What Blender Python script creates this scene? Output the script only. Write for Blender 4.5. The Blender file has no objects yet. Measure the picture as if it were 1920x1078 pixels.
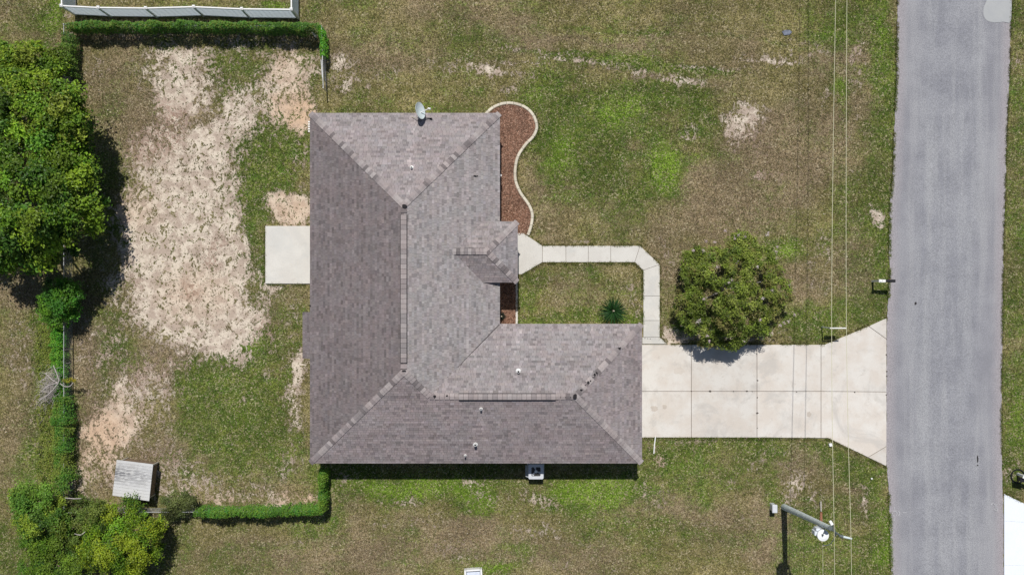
import bpy, math, random
import numpy as np
from mathutils import Vector

random.seed(7)
RNG = np.random.default_rng(7)
SC = bpy.context.scene
COL = SC.collection

# ------------------------------------------------------------------ camera, sky, sun
CAM_H = 56.0          # metres above the lawn, looking straight down
PPM = 32.0            # photograph pixels per metre on the ground
cam_d = bpy.data.cameras.new('camera')
cam = bpy.data.objects.new('camera', cam_d)
COL.objects.link(cam)
cam.location = (0, 0, CAM_H)
cam_d.sensor_fit = 'HORIZONTAL'
cam_d.angle = 2 * math.atan(30.0 / CAM_H)
cam_d.clip_start = 0.5
cam_d.clip_end = 2000
SC.camera = cam

SUN_COT = 0.557
sx, sy, sz = -0.05, 1.0, 1.0 / SUN_COT          # direction towards the sun
W = bpy.data.worlds.new('World')
SC.world = W
W.use_nodes = True
wn = W.node_tree.nodes
wl = W.node_tree.links
for n in list(wn):
    wn.remove(n)
sky = wn.new('ShaderNodeTexSky')
sky.sky_type = 'NISHITA'
sky.sun_disc = False
sky.sun_elevation = math.atan(1 / SUN_COT)
sky.sun_rotation = math.atan2(sx, sy)
bg = wn.new('ShaderNodeBackground')
bg.inputs['Strength'].default_value = 0.055
wo = wn.new('ShaderNodeOutputWorld')
wl.new(sky.outputs[0], bg.inputs[0])
wl.new(bg.outputs[0], wo.inputs[0])

sun_d = bpy.data.lights.new('sun', 'SUN')
sun_d.energy = 3.9
sun_d.angle = math.radians(0.5)
sun_d.color = (1.0, 0.965, 0.91)
sun = bpy.data.objects.new('sun', sun_d)
COL.objects.link(sun)
sun.location = (0, 0, 40)
sun.rotation_euler = Vector((sx, sy, sz)).to_track_quat('Z', 'Y').to_euler()

SC.view_settings.view_transform = 'Standard'
SC.view_settings.look = 'None'
SC.view_settings.exposure = 0.0
SC.view_settings.gamma = 1.0
SC.view_settings.use_curve_mapping = False
SC.cycles.max_bounces = 6


# ------------------------------------------------------------------ helpers
def P(px, py, z=0.0):
    """world point at height z that the photograph shows at pixel px, py"""
    f = (1 - z / CAM_H) / PPM
    return ((px - 960.0) * f, (539.0 - py) * f, z)


def G(px, py):
    return ((px - 960.0) / PPM, (539.0 - py) / PPM)


def tag(o, label=None, cat=None, group=None, kind=None):
    if label: o['label'] = label
    if cat: o['category'] = cat
    if group: o['group'] = group
    if kind: o['kind'] = kind
    return o


def empty(name, loc, rz=0.0, **k):
    o = bpy.data.objects.new(name, None)
    COL.objects.link(o)
    o.location = loc
    o.rotation_euler = (0, 0, rz)
    o.empty_display_size = 0.3
    return tag(o, **k)


class MB:
    def __init__(s):
        s.v = []; s.f = []

    def add(s, vs, fs):
        n = len(s.v)
        s.v += [tuple(v) for v in vs]
        s.f += [tuple(i + n for i in f) for f in fs]
        return s

    def box(s, c, d, rz=0.0, tilt=None):
        hx, hy, hz = d[0] / 2, d[1] / 2, d[2] / 2
        ca, sa = math.cos(rz), math.sin(rz)
        vs = []
        for z in (-hz, hz):
            for x, y in ((-hx, -hy), (hx, -hy), (hx, hy), (-hx, hy)):
                dz = (tilt[0] * x + tilt[1] * y) if tilt else 0
                vs.append((c[0] + x * ca - y * sa, c[1] + x * sa + y * ca, c[2] + z + dz))
        return s.add(vs, [(3, 2, 1, 0), (4, 5, 6, 7), (0, 1, 5, 4), (1, 2, 6, 5), (2, 3, 7, 6), (3, 0, 4, 7)])

    def prism(s, poly, z0, z1, bev=0.0):
        """poly counter-clockwise; optional top bevel"""
        a = sum(poly[i][0] * poly[(i + 1) % len(poly)][1] - poly[(i + 1) % len(poly)][0] * poly[i][1] for i in range(len(poly)))
        if a < 0: poly = poly[::-1]
        n = len(poly)
        def lift(z, i): return z[i] if isinstance(z, (list, tuple)) else z
        vs = [(p[0], p[1], lift(z0, i)) for i, p in enumerate(poly)]
        if bev > 0:
            vs += [(p[0], p[1], lift(z1, i) - bev) for i, p in enumerate(poly)]
            ins = []
            for i in range(n):
                a0 = Vector(poly[i - 1]); b0 = Vector(poly[i]); c0 = Vector(poly[(i + 1) % n])
                d1 = (b0 - a0).normalized(); d2 = (c0 - b0).normalized()
                n1 = Vector((-d1.y, d1.x)); n2 = Vector((-d2.y, d2.x))
                m = (n1 + n2)
                m = m / max(0.3, m.dot(n1))
                q = b0 + m * bev
                ins.append((q.x, q.y, lift(z1, i)))
            vs += ins
            fs = [tuple(range(n - 1, -1, -1)), tuple(range(2 * n, 3 * n))]
            for k in (0, n):
                for i in range(n):
                    j = (i + 1) % n
                    fs.append((k + i, k + j, k + n + j, k + n + i))
        else:
            vs += [(p[0], p[1], lift(z1, i)) for i, p in enumerate(poly)]
            fs = [tuple(range(n - 1, -1, -1)), tuple(range(n, 2 * n))]
            for i in range(n):
                j = (i + 1) % n
                fs.append((i, j, n + j, n + i))
        return s.add(vs, fs)

    def tube(s, pts, r, n=8, caps=True):
        pts = [Vector(p) for p in pts]
        rs = r if isinstance(r, (list, tuple)) else [r] * len(pts)
        vs = []; fs = []
        ref = None
        for i, p in enumerate(pts):
            d = (pts[min(i + 1, len(pts) - 1)] - pts[max(i - 1, 0)]).normalized()
            if ref is None or abs(ref.dot(d)) > 0.95:
                ref = Vector((0, 0, 1)) if abs(d.z) < 0.9 else Vector((1, 0, 0))
            u = d.cross(ref).normalized(); w = d.cross(u).normalized()
            for k in range(n):
                a = 2 * math.pi * k / n
                vs.append(p + (u * math.cos(a) + w * math.sin(a)) * rs[i])
            if i:
                for k in range(n):
                    j = (k + 1) % n
                    fs.append(((i - 1) * n + k, (i - 1) * n + j, i * n + j, i * n + k))
        if caps:
            fs.append(tuple(range(n)))
            m = (len(pts) - 1) * n
            fs.append(tuple(m + k for k in range(n - 1, -1, -1)))
        return s.add(vs, fs)

    def ball(s, c, r, n=10, m=6):
        vs = []; fs = []
        rr = r if isinstance(r, (list, tuple)) else (r, r, r)
        for i in range(m + 1):
            t = math.pi * i / m
            for k in range(n):
                a = 2 * math.pi * k / n
                vs.append((c[0] + rr[0] * math.sin(t) * math.cos(a), c[1] + rr[1] * math.sin(t) * math.sin(a), c[2] + rr[2] * math.cos(t)))
        for i in range(m):
            for k in range(n):
                j = (k + 1) % n
                fs.append((i * n + k, (i + 1) * n + k, (i + 1) * n + j, i * n + j))
        return s.add(vs, fs)

    def build(s, name, mat, parent=None, smooth=False, **k):
        me = bpy.data.meshes.new(name)
        me.from_pydata(s.v, [], s.f)
        me.materials.append(mat)
        me.update()
        if smooth:
            me.shade_smooth()
            try:
                me.set_sharp_from_angle(angle=math.radians(40))
            except Exception:
                pass
        return link(name, me, parent, **k)


def link(name, me, parent=None, **k):
    o = bpy.data.objects.new(name, me)
    COL.objects.link(o)
    if parent is not None:
        o.parent = parent
        # geometry is written in world coordinates: undo the parent's own placement
        M = Mworld(parent)
        o.matrix_parent_inverse = M.inverted()
    return tag(o, **k)


def Mworld(o):
    M = o.matrix_basis.copy()
    if o.parent is not None:
        M = Mworld(o.parent) @ o.matrix_parent_inverse @ M
    return M


def np_mesh(name, verts, nper, mat, cols=None, parent=None, faces=None, smooth=False, **k):
    """verts (n, nper, 3): n separate polygons of nper corners, or faces given as (m, c) int array"""
    me = bpy.data.meshes.new(name)
    v = np.ascontiguousarray(verts.reshape(-1, 3), dtype=np.float32)
    nv = len(v)
    if faces is None:
        nf = nv // nper
        idx = np.arange(nv, dtype=np.int32)
        c = nper
    else:
        idx = np.ascontiguousarray(faces.reshape(-1), dtype=np.int32)
        nf, c = faces.shape
    me.vertices.add(nv)
    me.vertices.foreach_set('co', v.ravel())
    me.loops.add(len(idx))
    me.loops.foreach_set('vertex_index', idx)
    me.polygons.add(nf)
    me.polygons.foreach_set('loop_start', np.arange(0, nf * c, c, dtype=np.int32))
    me.polygons.foreach_set('use_smooth', np.full(nf, bool(smooth)))
    me.update(calc_edges=True)
    if cols is not None:
        a = me.attributes.new('tint', 'FLOAT_COLOR', 'POINT')
        cc = np.ones((nv, 4), dtype=np.float32)
        cc[:, :3] = cols
        a.data.foreach_set('color', cc.ravel())
    me.materials.append(mat)
    return link(name, me, parent, **k)


def hash2(ix, iy, seed):
    h = (ix.astype(np.int64) * 374761393 + iy.astype(np.int64) * 668265263 + seed * 1274126177) & 0x7fffffff
    h = (h ^ (h >> 13)) * 1274126177 & 0x7fffffff
    h = (h ^ (h >> 16)) & 0xffff
    return h / 65535.0


def vnoise(x, y, seed=0):
    ix = np.floor(x); iy = np.floor(y)
    fx = x - ix; fy = y - iy
    fx = fx * fx * (3 - 2 * fx); fy = fy * fy * (3 - 2 * fy)
    a = hash2(ix, iy, seed); b = hash2(ix + 1, iy, seed)
    c = hash2(ix, iy + 1, seed); d = hash2(ix + 1, iy + 1, seed)
    return (a * (1 - fx) + b * fx) * (1 - fy) + (c * (1 - fx) + d * fx) * fy


def fbm(x, y, seed=0, octv=4):
    s = 0; a = 0.5; t = 0
    for o in range(octv):
        s = s + a * vnoise(x * 2 ** o + 17.3 * o, y * 2 ** o + 5.1 * o, seed + o)
        t += a; a *= 0.55
    return s / t


def inpoly(x, y, poly):
    r = np.zeros(x.shape, dtype=bool)
    n = len(poly)
    for i in range(n):
        x0, y0 = poly[i]; x1, y1 = poly[(i + 1) % n]
        if y0 == y1: continue
        c = ((y0 > y) != (y1 > y)) & (x < (x1 - x0) * (y - y0) / (y1 - y0) + x0)
        r ^= c
    return r


def polydist(x, y, poly):
    d = np.full(x.shape, 1e9)
    n = len(poly)
    for i in range(n):
        x0, y0 = poly[i]; x1, y1 = poly[(i + 1) % n]
        dx, dy = x1 - x0, y1 - y0
        t = np.clip(((x - x0) * dx + (y - y0) * dy) / (dx * dx + dy * dy + 1e-9), 0, 1)
        d = np.minimum(d, np.hypot(x - x0 - t * dx, y - y0 - t * dy))
    return d


def smooth_line(pts, per=8):
    out = []
    n = len(pts)
    for i in range(n - 1):
        p0 = pts[max(i - 1, 0)]; p1 = pts[i]; p2 = pts[i + 1]; p3 = pts[min(i + 2, n - 1)]
        for k in range(per):
            t = k / per
            out.append(tuple(0.5 * ((2 * b) + (-a + c) * t + (2 * a - 5 * b + 4 * c - d) * t * t + (-a + 3 * b - 3 * c + d) * t ** 3)
                             for a, b, c, d in zip(p0, p1, p2, p3)))
    out.append(tuple(pts[-1]))
    return out


# ------------------------------------------------------------------ materials
class NT:
    def __init__(s, name):
        s.m = bpy.data.materials.new(name)
        s.m.use_nodes = True
        s.n = s.m.node_tree.nodes; s.l = s.m.node_tree.links
        s.b = s.n['Principled BSDF']
        s.b.inputs['Specular IOR Level'].default_value = 0.25
        s._co = None

    def new(s, t, **k):
        o = s.n.new(t)
        for a, b in k.items(): setattr(o, a, b)
        return o

    def co(s):
        if s._co is None:
            s._co = s.new('ShaderNodeNewGeometry').outputs['Position']
        return s._co

    def _in(s, sock, v):
        if hasattr(v, 'is_linked') or hasattr(v, 'links'): s.l.new(v, sock)
        elif isinstance(v, (tuple, list)) and len(v) == 3 and len(sock.default_value) == 4: sock.default_value = (*v, 1)
        else: sock.default_value = v

    def noise(s, scale, detail=3.0, rough=0.55, vec=None, dist=0.0):
        o = s.new('ShaderNodeTexNoise')
        s._in(o.inputs['Vector'], vec if vec is not None else s.co())
        o.inputs['Scale'].default_value = scale
        o.inputs['Detail'].default_value = detail
        o.inputs['Roughness'].default_value = rough
        o.inputs['Distortion'].default_value = dist
        return o.outputs['Fac']

    def mapv(s, scale):
        o = s.new('ShaderNodeMapping')
        s.l.new(s.co(), o.inputs['Vector'])
        o.inputs['Scale'].default_value = scale
        return o.outputs[0]

    def math(s, op, a, b=0.0, c=0.0):
        o = s.new('ShaderNodeMath', operation=op)
        s._in(o.inputs[0], a); s._in(o.inputs[1], b); s._in(o.inputs[2], c)
        return o.outputs[0]

    def rng(s, v, a, b, c=0.0, d=1.0, smooth=True):
        o = s.new('ShaderNodeMapRange')
        o.interpolation_type = 'SMOOTHSTEP' if smooth else 'LINEAR'
        s._in(o.inputs['Value'], v)
        for k, x in (('From Min', a), ('From Max', b), ('To Min', c), ('To Max', d)): o.inputs[k].default_value = x
        return o.outputs['Result']

    def mix(s, f, a, b, mode='MIX'):
        o = s.new('ShaderNodeMix', data_type='RGBA', blend_type=mode)
        s._in(o.inputs['Factor'], f)
        s._in(o.inputs['A'] if False else o.inputs[6], a)
        s._in(o.inputs[7], b)
        return o.outputs[2]

    def attr(s, name, fac=False):
        o = s.new('ShaderNodeAttribute', attribute_name=name)
        return o.outputs['Fac' if fac else 'Color']

    def bump(s, h, strength=0.3, dist=0.02):
        o = s.new('ShaderNodeBump')
        o.inputs['Strength'].default_value = strength
        o.inputs['Distance'].default_value = dist
        s.l.new(h, o.inputs['Height'])
        s.l.new(o.outputs[0], s.b.inputs['Normal'])

    def out(s, col, rough=0.8, metal=0.0):
        s._in(s.b.inputs['Base Color'], col)
        s._in(s.b.inputs['Roughness'], rough)
        s.b.inputs['Metallic'].default_value = metal
        return s.m


def simple(name, col, rough=0.6, metal=0.0, var=0.12, scale=6.0, spec=None):
    t = NT(name)
    f = t.rng(t.noise(scale, 5, 0.6), 0.3, 0.7, 1 - var, 1 + var)
    c = t.new('ShaderNodeVectorMath', operation='SCALE')
    c.inputs[0].default_value = col
    t.l.new(f, c.inputs['Scale'])
    if spec is not None: t.b.inputs['Specular IOR Level'].default_value = spec
    return t.out(c.outputs[0], rough, metal)


def mat_ground():
    t = NT('lawn_and_sand')
    sand = t.attr('sand', True); green = t.attr('green', True); brown = t.attr('brown', True)
    n1 = t.noise(1.6, 5, 0.6); n2 = t.noise(6.0, 6, 0.65, dist=0.6); n3 = t.noise(17.0, 4, 0.65); n4 = t.noise(45.0, 2, 0.6)
    amp = t.rng(sand, 0.05, 0.45, 1.4, 3.6, False)
    nm = t.noise(2.1, 5, 0.62, vec=t.mapv((1.0, 0.62, 1)), dist=1.6)
    ampm = t.rng(sand, 0.05, 0.35, 0.6, 3.4, False)
    a = t.math('ADD', sand, t.math('MULTIPLY', t.math('SUBTRACT', n2, 0.5), amp))
    a = t.math('ADD', a, t.math('MULTIPLY', t.math('SUBTRACT', n3, 0.5), 1.5))
    a = t.math('ADD', a, t.math('MULTIPLY', t.math('SUBTRACT', n1, 0.5), 1.0))
    a = t.math('ADD', a, t.math('MULTIPLY', t.math('SUBTRACT', nm, 0.5), ampm))
    sm = t.rng(a, 0.44, 0.64)
    g = t.math('ADD', green, t.math('MULTIPLY', t.math('SUBTRACT', n2, 0.5), 1.8))
    g = t.math('ADD', g, t.math('MULTIPLY', t.math('SUBTRACT', n3, 0.5), 1.2))
    nstr = t.noise(1.0, 4, 0.6, vec=t.mapv((0.10, 1.5, 1)), dist=0.3)
    g = t.math('ADD', g, t.math('MULTIPLY', t.math('SUBTRACT', nstr, 0.5), 1.3))
    gm = t.rng(g, 0.05, 1.0, 0, 0.95)
    dry = t.mix(t.rng(n1, 0.35, 0.65), (0.160, 0.143, 0.050), (0.240, 0.202, 0.092))
    dry = t.mix(t.rng(t.math('ADD', brown, t.math('MULTIPLY', t.math('SUBTRACT', n3, 0.5), 0.8)), 0.2, 0.9), dry, (0.220, 0.168, 0.102))
    lush = t.mix(t.rng(n1, 0.35, 0.65), (0.058, 0.108, 0.013), (0.122, 0.152, 0.025))
    lush = t.mix(t.rng(t.math('ADD', t.attr('vivid', True), t.math('MULTIPLY', t.math('SUBTRACT', n2, 0.5), 0.8)), 0.25, 0.9, 0, .95), lush, (0.130, 0.215, 0.018))
    grass = t.mix(gm, dry, lush)
    n0 = t.noise(0.22, 3, 0.5)
    sp = t.math('MULTIPLY', t.rng(nstr, 0.36, 0.64, 0.88, 1.12, False), t.rng(n0, 0.38, 0.62, 0.78, 1.18, False))
    sp = t.math('MULTIPLY', sp, t.rng(n3, 0.36, 0.64, 0.26, 1.8, False))
    sp = t.math('MULTIPLY', sp, t.rng(n4, 0.3, 0.7, 0.72, 1.28, False))
    sp = t.math('MULTIPLY', sp, t.rng(n2, 0.35, 0.65, 0.78, 1.2, False))
    v = t.new('ShaderNodeVectorMath', operation='SCALE')
    t.l.new(grass, v.inputs[0]); t.l.new(sp, v.inputs['Scale'])
    n5 = t.noise(0.9, 4, 0.62, dist=1.4); n6 = t.noise(10.0, 3, 0.55)
    speck = t.math('MULTIPLY', t.rng(n6, 0.55, 0.63), t.rng(n5, 0.43, 0.58, 0.18, 1.0))
    pale = t.math('MULTIPLY', t.rng(nm, 0.52, 0.66), t.rng(n2, 0.46, 0.60))
    v2 = t.mix(t.math('MULTIPLY', pale, 0.5), v.outputs[0], (0.37, 0.30, 0.20))
    dk = t.math('MULTIPLY', t.rng(nm, 0.44, 0.32), t.rng(n2, 0.56, 0.42))
    v2 = t.mix(t.math('MULTIPLY', dk, 0.55), v2, (0.07, 0.075, 0.025))
    straw = t.math('MAXIMUM', t.math('MULTIPLY', t.rng(n3, 0.62, 0.72), 0.75), speck)
    gr = t.mix(t.math('MULTIPLY', straw, 0.75), v2, (0.50, 0.43, 0.29))
    orange = t.attr('orange', True)
    sc = t.mix(t.rng(n1, 0.42, 0.60), (0.71, 0.62, 0.51), (0.47, 0.38, 0.31))
    sc = t.mix(t.math('MULTIPLY', t.rng(brown, 0.6, 1.2), t.rng(n2, 0.42, 0.6)), sc, (0.33, 0.215, 0.165))
    sc = t.mix(orange, sc, (0.66, 0.46, 0.31))
    litter = t.rng(t.math('ADD', t.math('ADD', n3, t.math('MULTIPLY', t.math('SUBTRACT', n2, 0.5), 1.3)), t.math('MULTIPLY', t.math('SUBTRACT', 0.7, sand), 0.25)), 0.50, 0.68)
    sc = t.mix(t.math('MULTIPLY', litter, 0.62), sc, (0.20, 0.155, 0.12))
    sc = t.mix(t.rng(n4, 0.4, 0.75, 0.0, 0.25), sc, (0.36, 0.28, 0.22))
    col = t.mix(sm, gr, sc)
    hgt = t.math('ADD', t.math('MULTIPLY', n3, t.rng(sm, 0, 1, 1.0, 0.35, False)), t.math('MULTIPLY', n4, 0.35))
    t.bump(hgt, 0.7, 0.05)
    return t.out(col, 0.95)


def mat_asphalt():
    t = NT('worn_asphalt')
    n1 = t.noise(0.55, 5, 0.6); n2 = t.noise(22, 3, 0.7); n3 = t.noise(70, 2, 0.6)
    ns = t.noise(1.0, 5, 0.6, vec=t.mapv((1.3, 0.09, 1)))
    base = t.mix(t.rng(n1, 0.35, 0.65), (0.232, 0.236, 0.262), (0.290, 0.294, 0.318))
    base = t.mix(t.rng(ns, 0.4, 0.68, 0, 0.55), base, (0.375, 0.378, 0.39))
    base = t.mix(t.attr('edge', True), base, (0.34, 0.315, 0.33))
    v = t.new('ShaderNodeVectorMath', operation='SCALE')
    t.l.new(base, v.inputs[0])
    t.l.new(t.math('MULTIPLY', t.rng(n2, 0.32, 0.68, 0.66, 1.32, False), t.rng(n3, 0.3, 0.7, 0.84, 1.16, False)), v.inputs['Scale'])
    t.bump(n2, 0.35, 0.01)
    return t.out(v.outputs[0], 0.9)


def mat_concrete(name, c1, c2, stain=(0.42, 0.38, 0.34), amt=0.25, rand=0.06):
    t = NT(name)
    n1 = t.noise(0.7, 6, 0.62); n2 = t.noise(2.6, 6, 0.7, dist=0.4); n3 = t.noise(30, 3, 0.6)
    oi = t.new('ShaderNodeObjectInfo').outputs['Random']
    c = t.mix(t.rng(n1, 0.36, 0.64), c1, c2)
    c = t.mix(t.rng(n2, 0.53, 0.78, 0, amt), c, stain)
    n8 = t.noise(0.35, 5, 0.7, dist=1.2)
    c = t.mix(t.rng(n8, 0.50, 0.66, 0, amt * .9), c, (c1[0] * .80, c1[1] * .83, c1[2] * .86))
    c = t.mix(t.rng(t.noise(9, 4, 0.7), 0.58, 0.75, 0, .35), c, tuple(x * .78 for x in c1))
    v = t.new('ShaderNodeVectorMath', operation='SCALE')
    t.l.new(c, v.inputs[0])
    t.l.new(t.math('MULTIPLY', t.rng(oi, 0, 1, 1 - rand, 1 + rand * 0.4, False), t.rng(n3, 0.3, 0.7, 0.95, 1.05, False)), v.inputs['Scale'])
    t.bump(n3, 0.15, 0.004)
    return t.out(v.outputs[0], 0.85)


def mat_shingle():
    t = NT('asphalt_shingle')
    n2 = t.noise(9, 4, 0.65); n3 = t.noise(60, 2, 0.6); n1 = t.noise(0.6, 4, 0.6)
    v = t.new('ShaderNodeVectorMath', operation='SCALE')
    t.l.new(t.attr('tint'), v.inputs[0])
    f = t.math('MULTIPLY', t.rng(n2, 0.3, 0.7, 0.90, 1.10, False), t.rng(n3, 0.3, 0.7, 0.84, 1.16, False))
    f = t.math('MULTIPLY', f, t.rng(n1, 0.3, 0.7, 0.93, 1.07, False))
    n7 = t.noise(0.9, 3, 0.6)
    t.l.new(f, v.inputs['Scale'])
    hue = t.mix(1.0, v.outputs[0], t.mix(t.rng(n7, 0.4, 0.6), (1.01, 0.99, 0.98), (0.98, 1.0, 0.995)), 'MULTIPLY')
    t.bump(n3, 0.3, 0.006)
    return t.out(hue, 0.92)


def mat_leaf(name, transl=0.2, rough=0.5):
    t = NT(name)
    a = t.attr('tint')
    t.out(a, rough)
    t.b.inputs['Specular IOR Level'].default_value = 0.35
    tr = t.new('ShaderNodeBsdfTranslucent')
    hs = t.new('ShaderNodeVectorMath', operation='MULTIPLY')
    t.l.new(a, hs.inputs[0]); hs.inputs[1].default_value = (1.35, 1.5, 0.6)
    t.l.new(hs.outputs[0], tr.inputs['Color'])
    mx = t.new('ShaderNodeMixShader'); mx.inputs[0].default_value = transl
    t.l.new(t.b.outputs[0], mx.inputs[1]); t.l.new(tr.outputs[0], mx.inputs[2])
    t.l.new(mx.outputs[0], t.n['Material Output'].inputs['Surface'])
    return t.m


def mat_tint(name, rough=0.9):
    t = NT(name)
    return t.out(t.attr('tint'), rough)


M = dict(
    ground=mat_ground(), asphalt=mat_asphalt(), shingle=mat_shingle(),
    drive=mat_concrete('driveway_concrete', (0.625, 0.57, 0.51), (0.68, 0.65, 0.605), (0.50, 0.45, 0.395), 0.75, 0.10),
    walk=mat_concrete('walkway_concrete', (0.66, 0.64, 0.595), (0.61, 0.585, 0.54), (0.48, 0.44, 0.39), 0.5, 0.06),
    ndrive=mat_concrete('pale_concrete', (0.82, 0.86, 0.92), (0.78, 0.82, 0.89), (0.70, 0.73, 0.8), 0.2, 0.02),
    patch=mat_concrete('patch_concrete', (0.42, 0.43, 0.43), (0.39, 0.40, 0.41), (0.34, 0.34, 0.34), 0.3, 0.0),
    curb=mat_concrete('edging_concrete', (0.68, 0.63, 0.52), (0.60, 0.54, 0.44), (0.40, 0.34, 0.26), 0.5, 0.15),
    joint=simple('joint_dirt', (0.16, 0.12, 0.09), 0.95),
    soil=simple('bed_soil', (0.17, 0.085, 0.055), 0.95, var=0.3, scale=20),
    mulch=mat_tint('mulch_chip'), grass=mat_leaf('grass_blade', 0.15, 0.7),
    leaf=mat_leaf('leaf'), twig=mat_tint('twig'),
    bark=simple('bark', (0.16, 0.12, 0.09), 0.9, var=0.3, scale=12),
    greybark=simple('grey_bark', (0.42, 0.38, 0.36), 0.9, var=0.2, scale=14),
    wall=simple('stucco_wall', (0.62, 0.56, 0.46), 0.85, var=0.05),
    fascia=simple('white_fascia', (0.74, 0.73, 0.72), 0.5, var=0.05),
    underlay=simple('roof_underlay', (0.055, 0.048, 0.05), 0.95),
    glass=simple('window_glass', (0.04, 0.05, 0.06), 0.08, var=0.0, spec=0.6),
    white=simple('white_paint', (0.80, 0.80, 0.78), 0.45, var=0.05),
    vinyl=simple('white_vinyl', (0.83, 0.83, 0.82), 0.4, var=0.04, scale=3),
    pvc=simple('white_pipe', (0.85, 0.85, 0.83), 0.4, var=0.05),
    black=simple('black_metal', (0.018, 0.018, 0.022), 0.45),
    boot=simple('black_rubber', (0.02, 0.018, 0.02), 0.8),
    steel=simple('galvanised_steel', (0.50, 0.51, 0.52), 0.5, 0.4, var=0.15, scale=9),
    acgrey=simple('light_grey_enamel', (0.62, 0.64, 0.68), 0.4, var=0.05),
    dish=simple('dish_enamel', (0.62, 0.70, 0.72), 0.35, var=0.04),
    pole=simple('weathered_pole', (0.56, 0.62, 0.62), 0.8, var=0.18, scale=5),
    poledark=simple('pole_fittings', (0.10, 0.12, 0.12), 0.6),
    xfmr=simple('transformer_enamel', (0.66, 0.70, 0.75), 0.4, var=0.05),
    xtop=simple('transformer_lid', (0.86, 0.87, 0.88), 0.45, var=0.03),
    wire=simple('aluminium_cable', (0.62, 0.60, 0.42), 0.6, var=0.05),
    rust=simple('rusty_steel', (0.33, 0.15, 0.09), 0.85, var=0.3, scale=14),
    wood=simple('grey_board', (0.45, 0.42, 0.36), 0.85, var=0.2, scale=14),
    paint=simple('survey_paint', (0.50, 0.50, 0.52), 0.8, var=0.2, scale=30),
    spot=simple('oil_spot', (0.035, 0.033, 0.035), 0.7, var=0.2),
    coopwall=simple('coop_plywood', (0.22, 0.16, 0.11), 0.85, var=0.25, scale=8),
    sign=simple('sign_panel', (0.78, 0.78, 0.78), 0.5, var=0.03),
    traygrey=simple('blue_grey_liner', (0.24, 0.27, 0.33), 0.6, var=0.15),
    traypale=simple('pale_blue_lid', (0.66, 0.71, 0.82), 0.5, var=0.06),
    stone=simple('pale_stone', (0.60, 0.54, 0.42), 0.9, var=0.2, scale=20),
    lid=simple('blue_grey_lid', (0.16, 0.18, 0.23), 0.7, var=0.3, scale=14),
)


def mat_coop_roof():
    t = NT('stained_metal_sheet')
    n = t.noise(2.2, 6, 0.7, vec=t.mapv((1.6, 5.5, 1)))
    n2 = t.noise(1.1, 3, 0.6)
    f = t.math('MULTIPLY', t.rng(n, 0.42, 0.52), t.attr('stain', True))
    c = t.mix(f, t.mix(t.rng(n2, 0.3, 0.7), (0.62, 0.62, 0.62), (0.56, 0.555, 0.54)), (0.20, 0.20, 0.21))
    return t.out(c, 0.5)


M['cooproof'] = mat_coop_roof()
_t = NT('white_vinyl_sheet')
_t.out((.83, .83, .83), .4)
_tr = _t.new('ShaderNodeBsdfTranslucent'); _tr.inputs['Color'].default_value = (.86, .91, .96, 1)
_mx = _t.new('ShaderNodeMixShader'); _mx.inputs[0].default_value = .75  # pale blue translucency overdone to brighten the shaded face of the boards
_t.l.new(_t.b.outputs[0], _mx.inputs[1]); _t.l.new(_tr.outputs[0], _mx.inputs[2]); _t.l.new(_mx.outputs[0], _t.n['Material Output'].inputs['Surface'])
M['vinylsheet'] = _t.m

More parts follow.
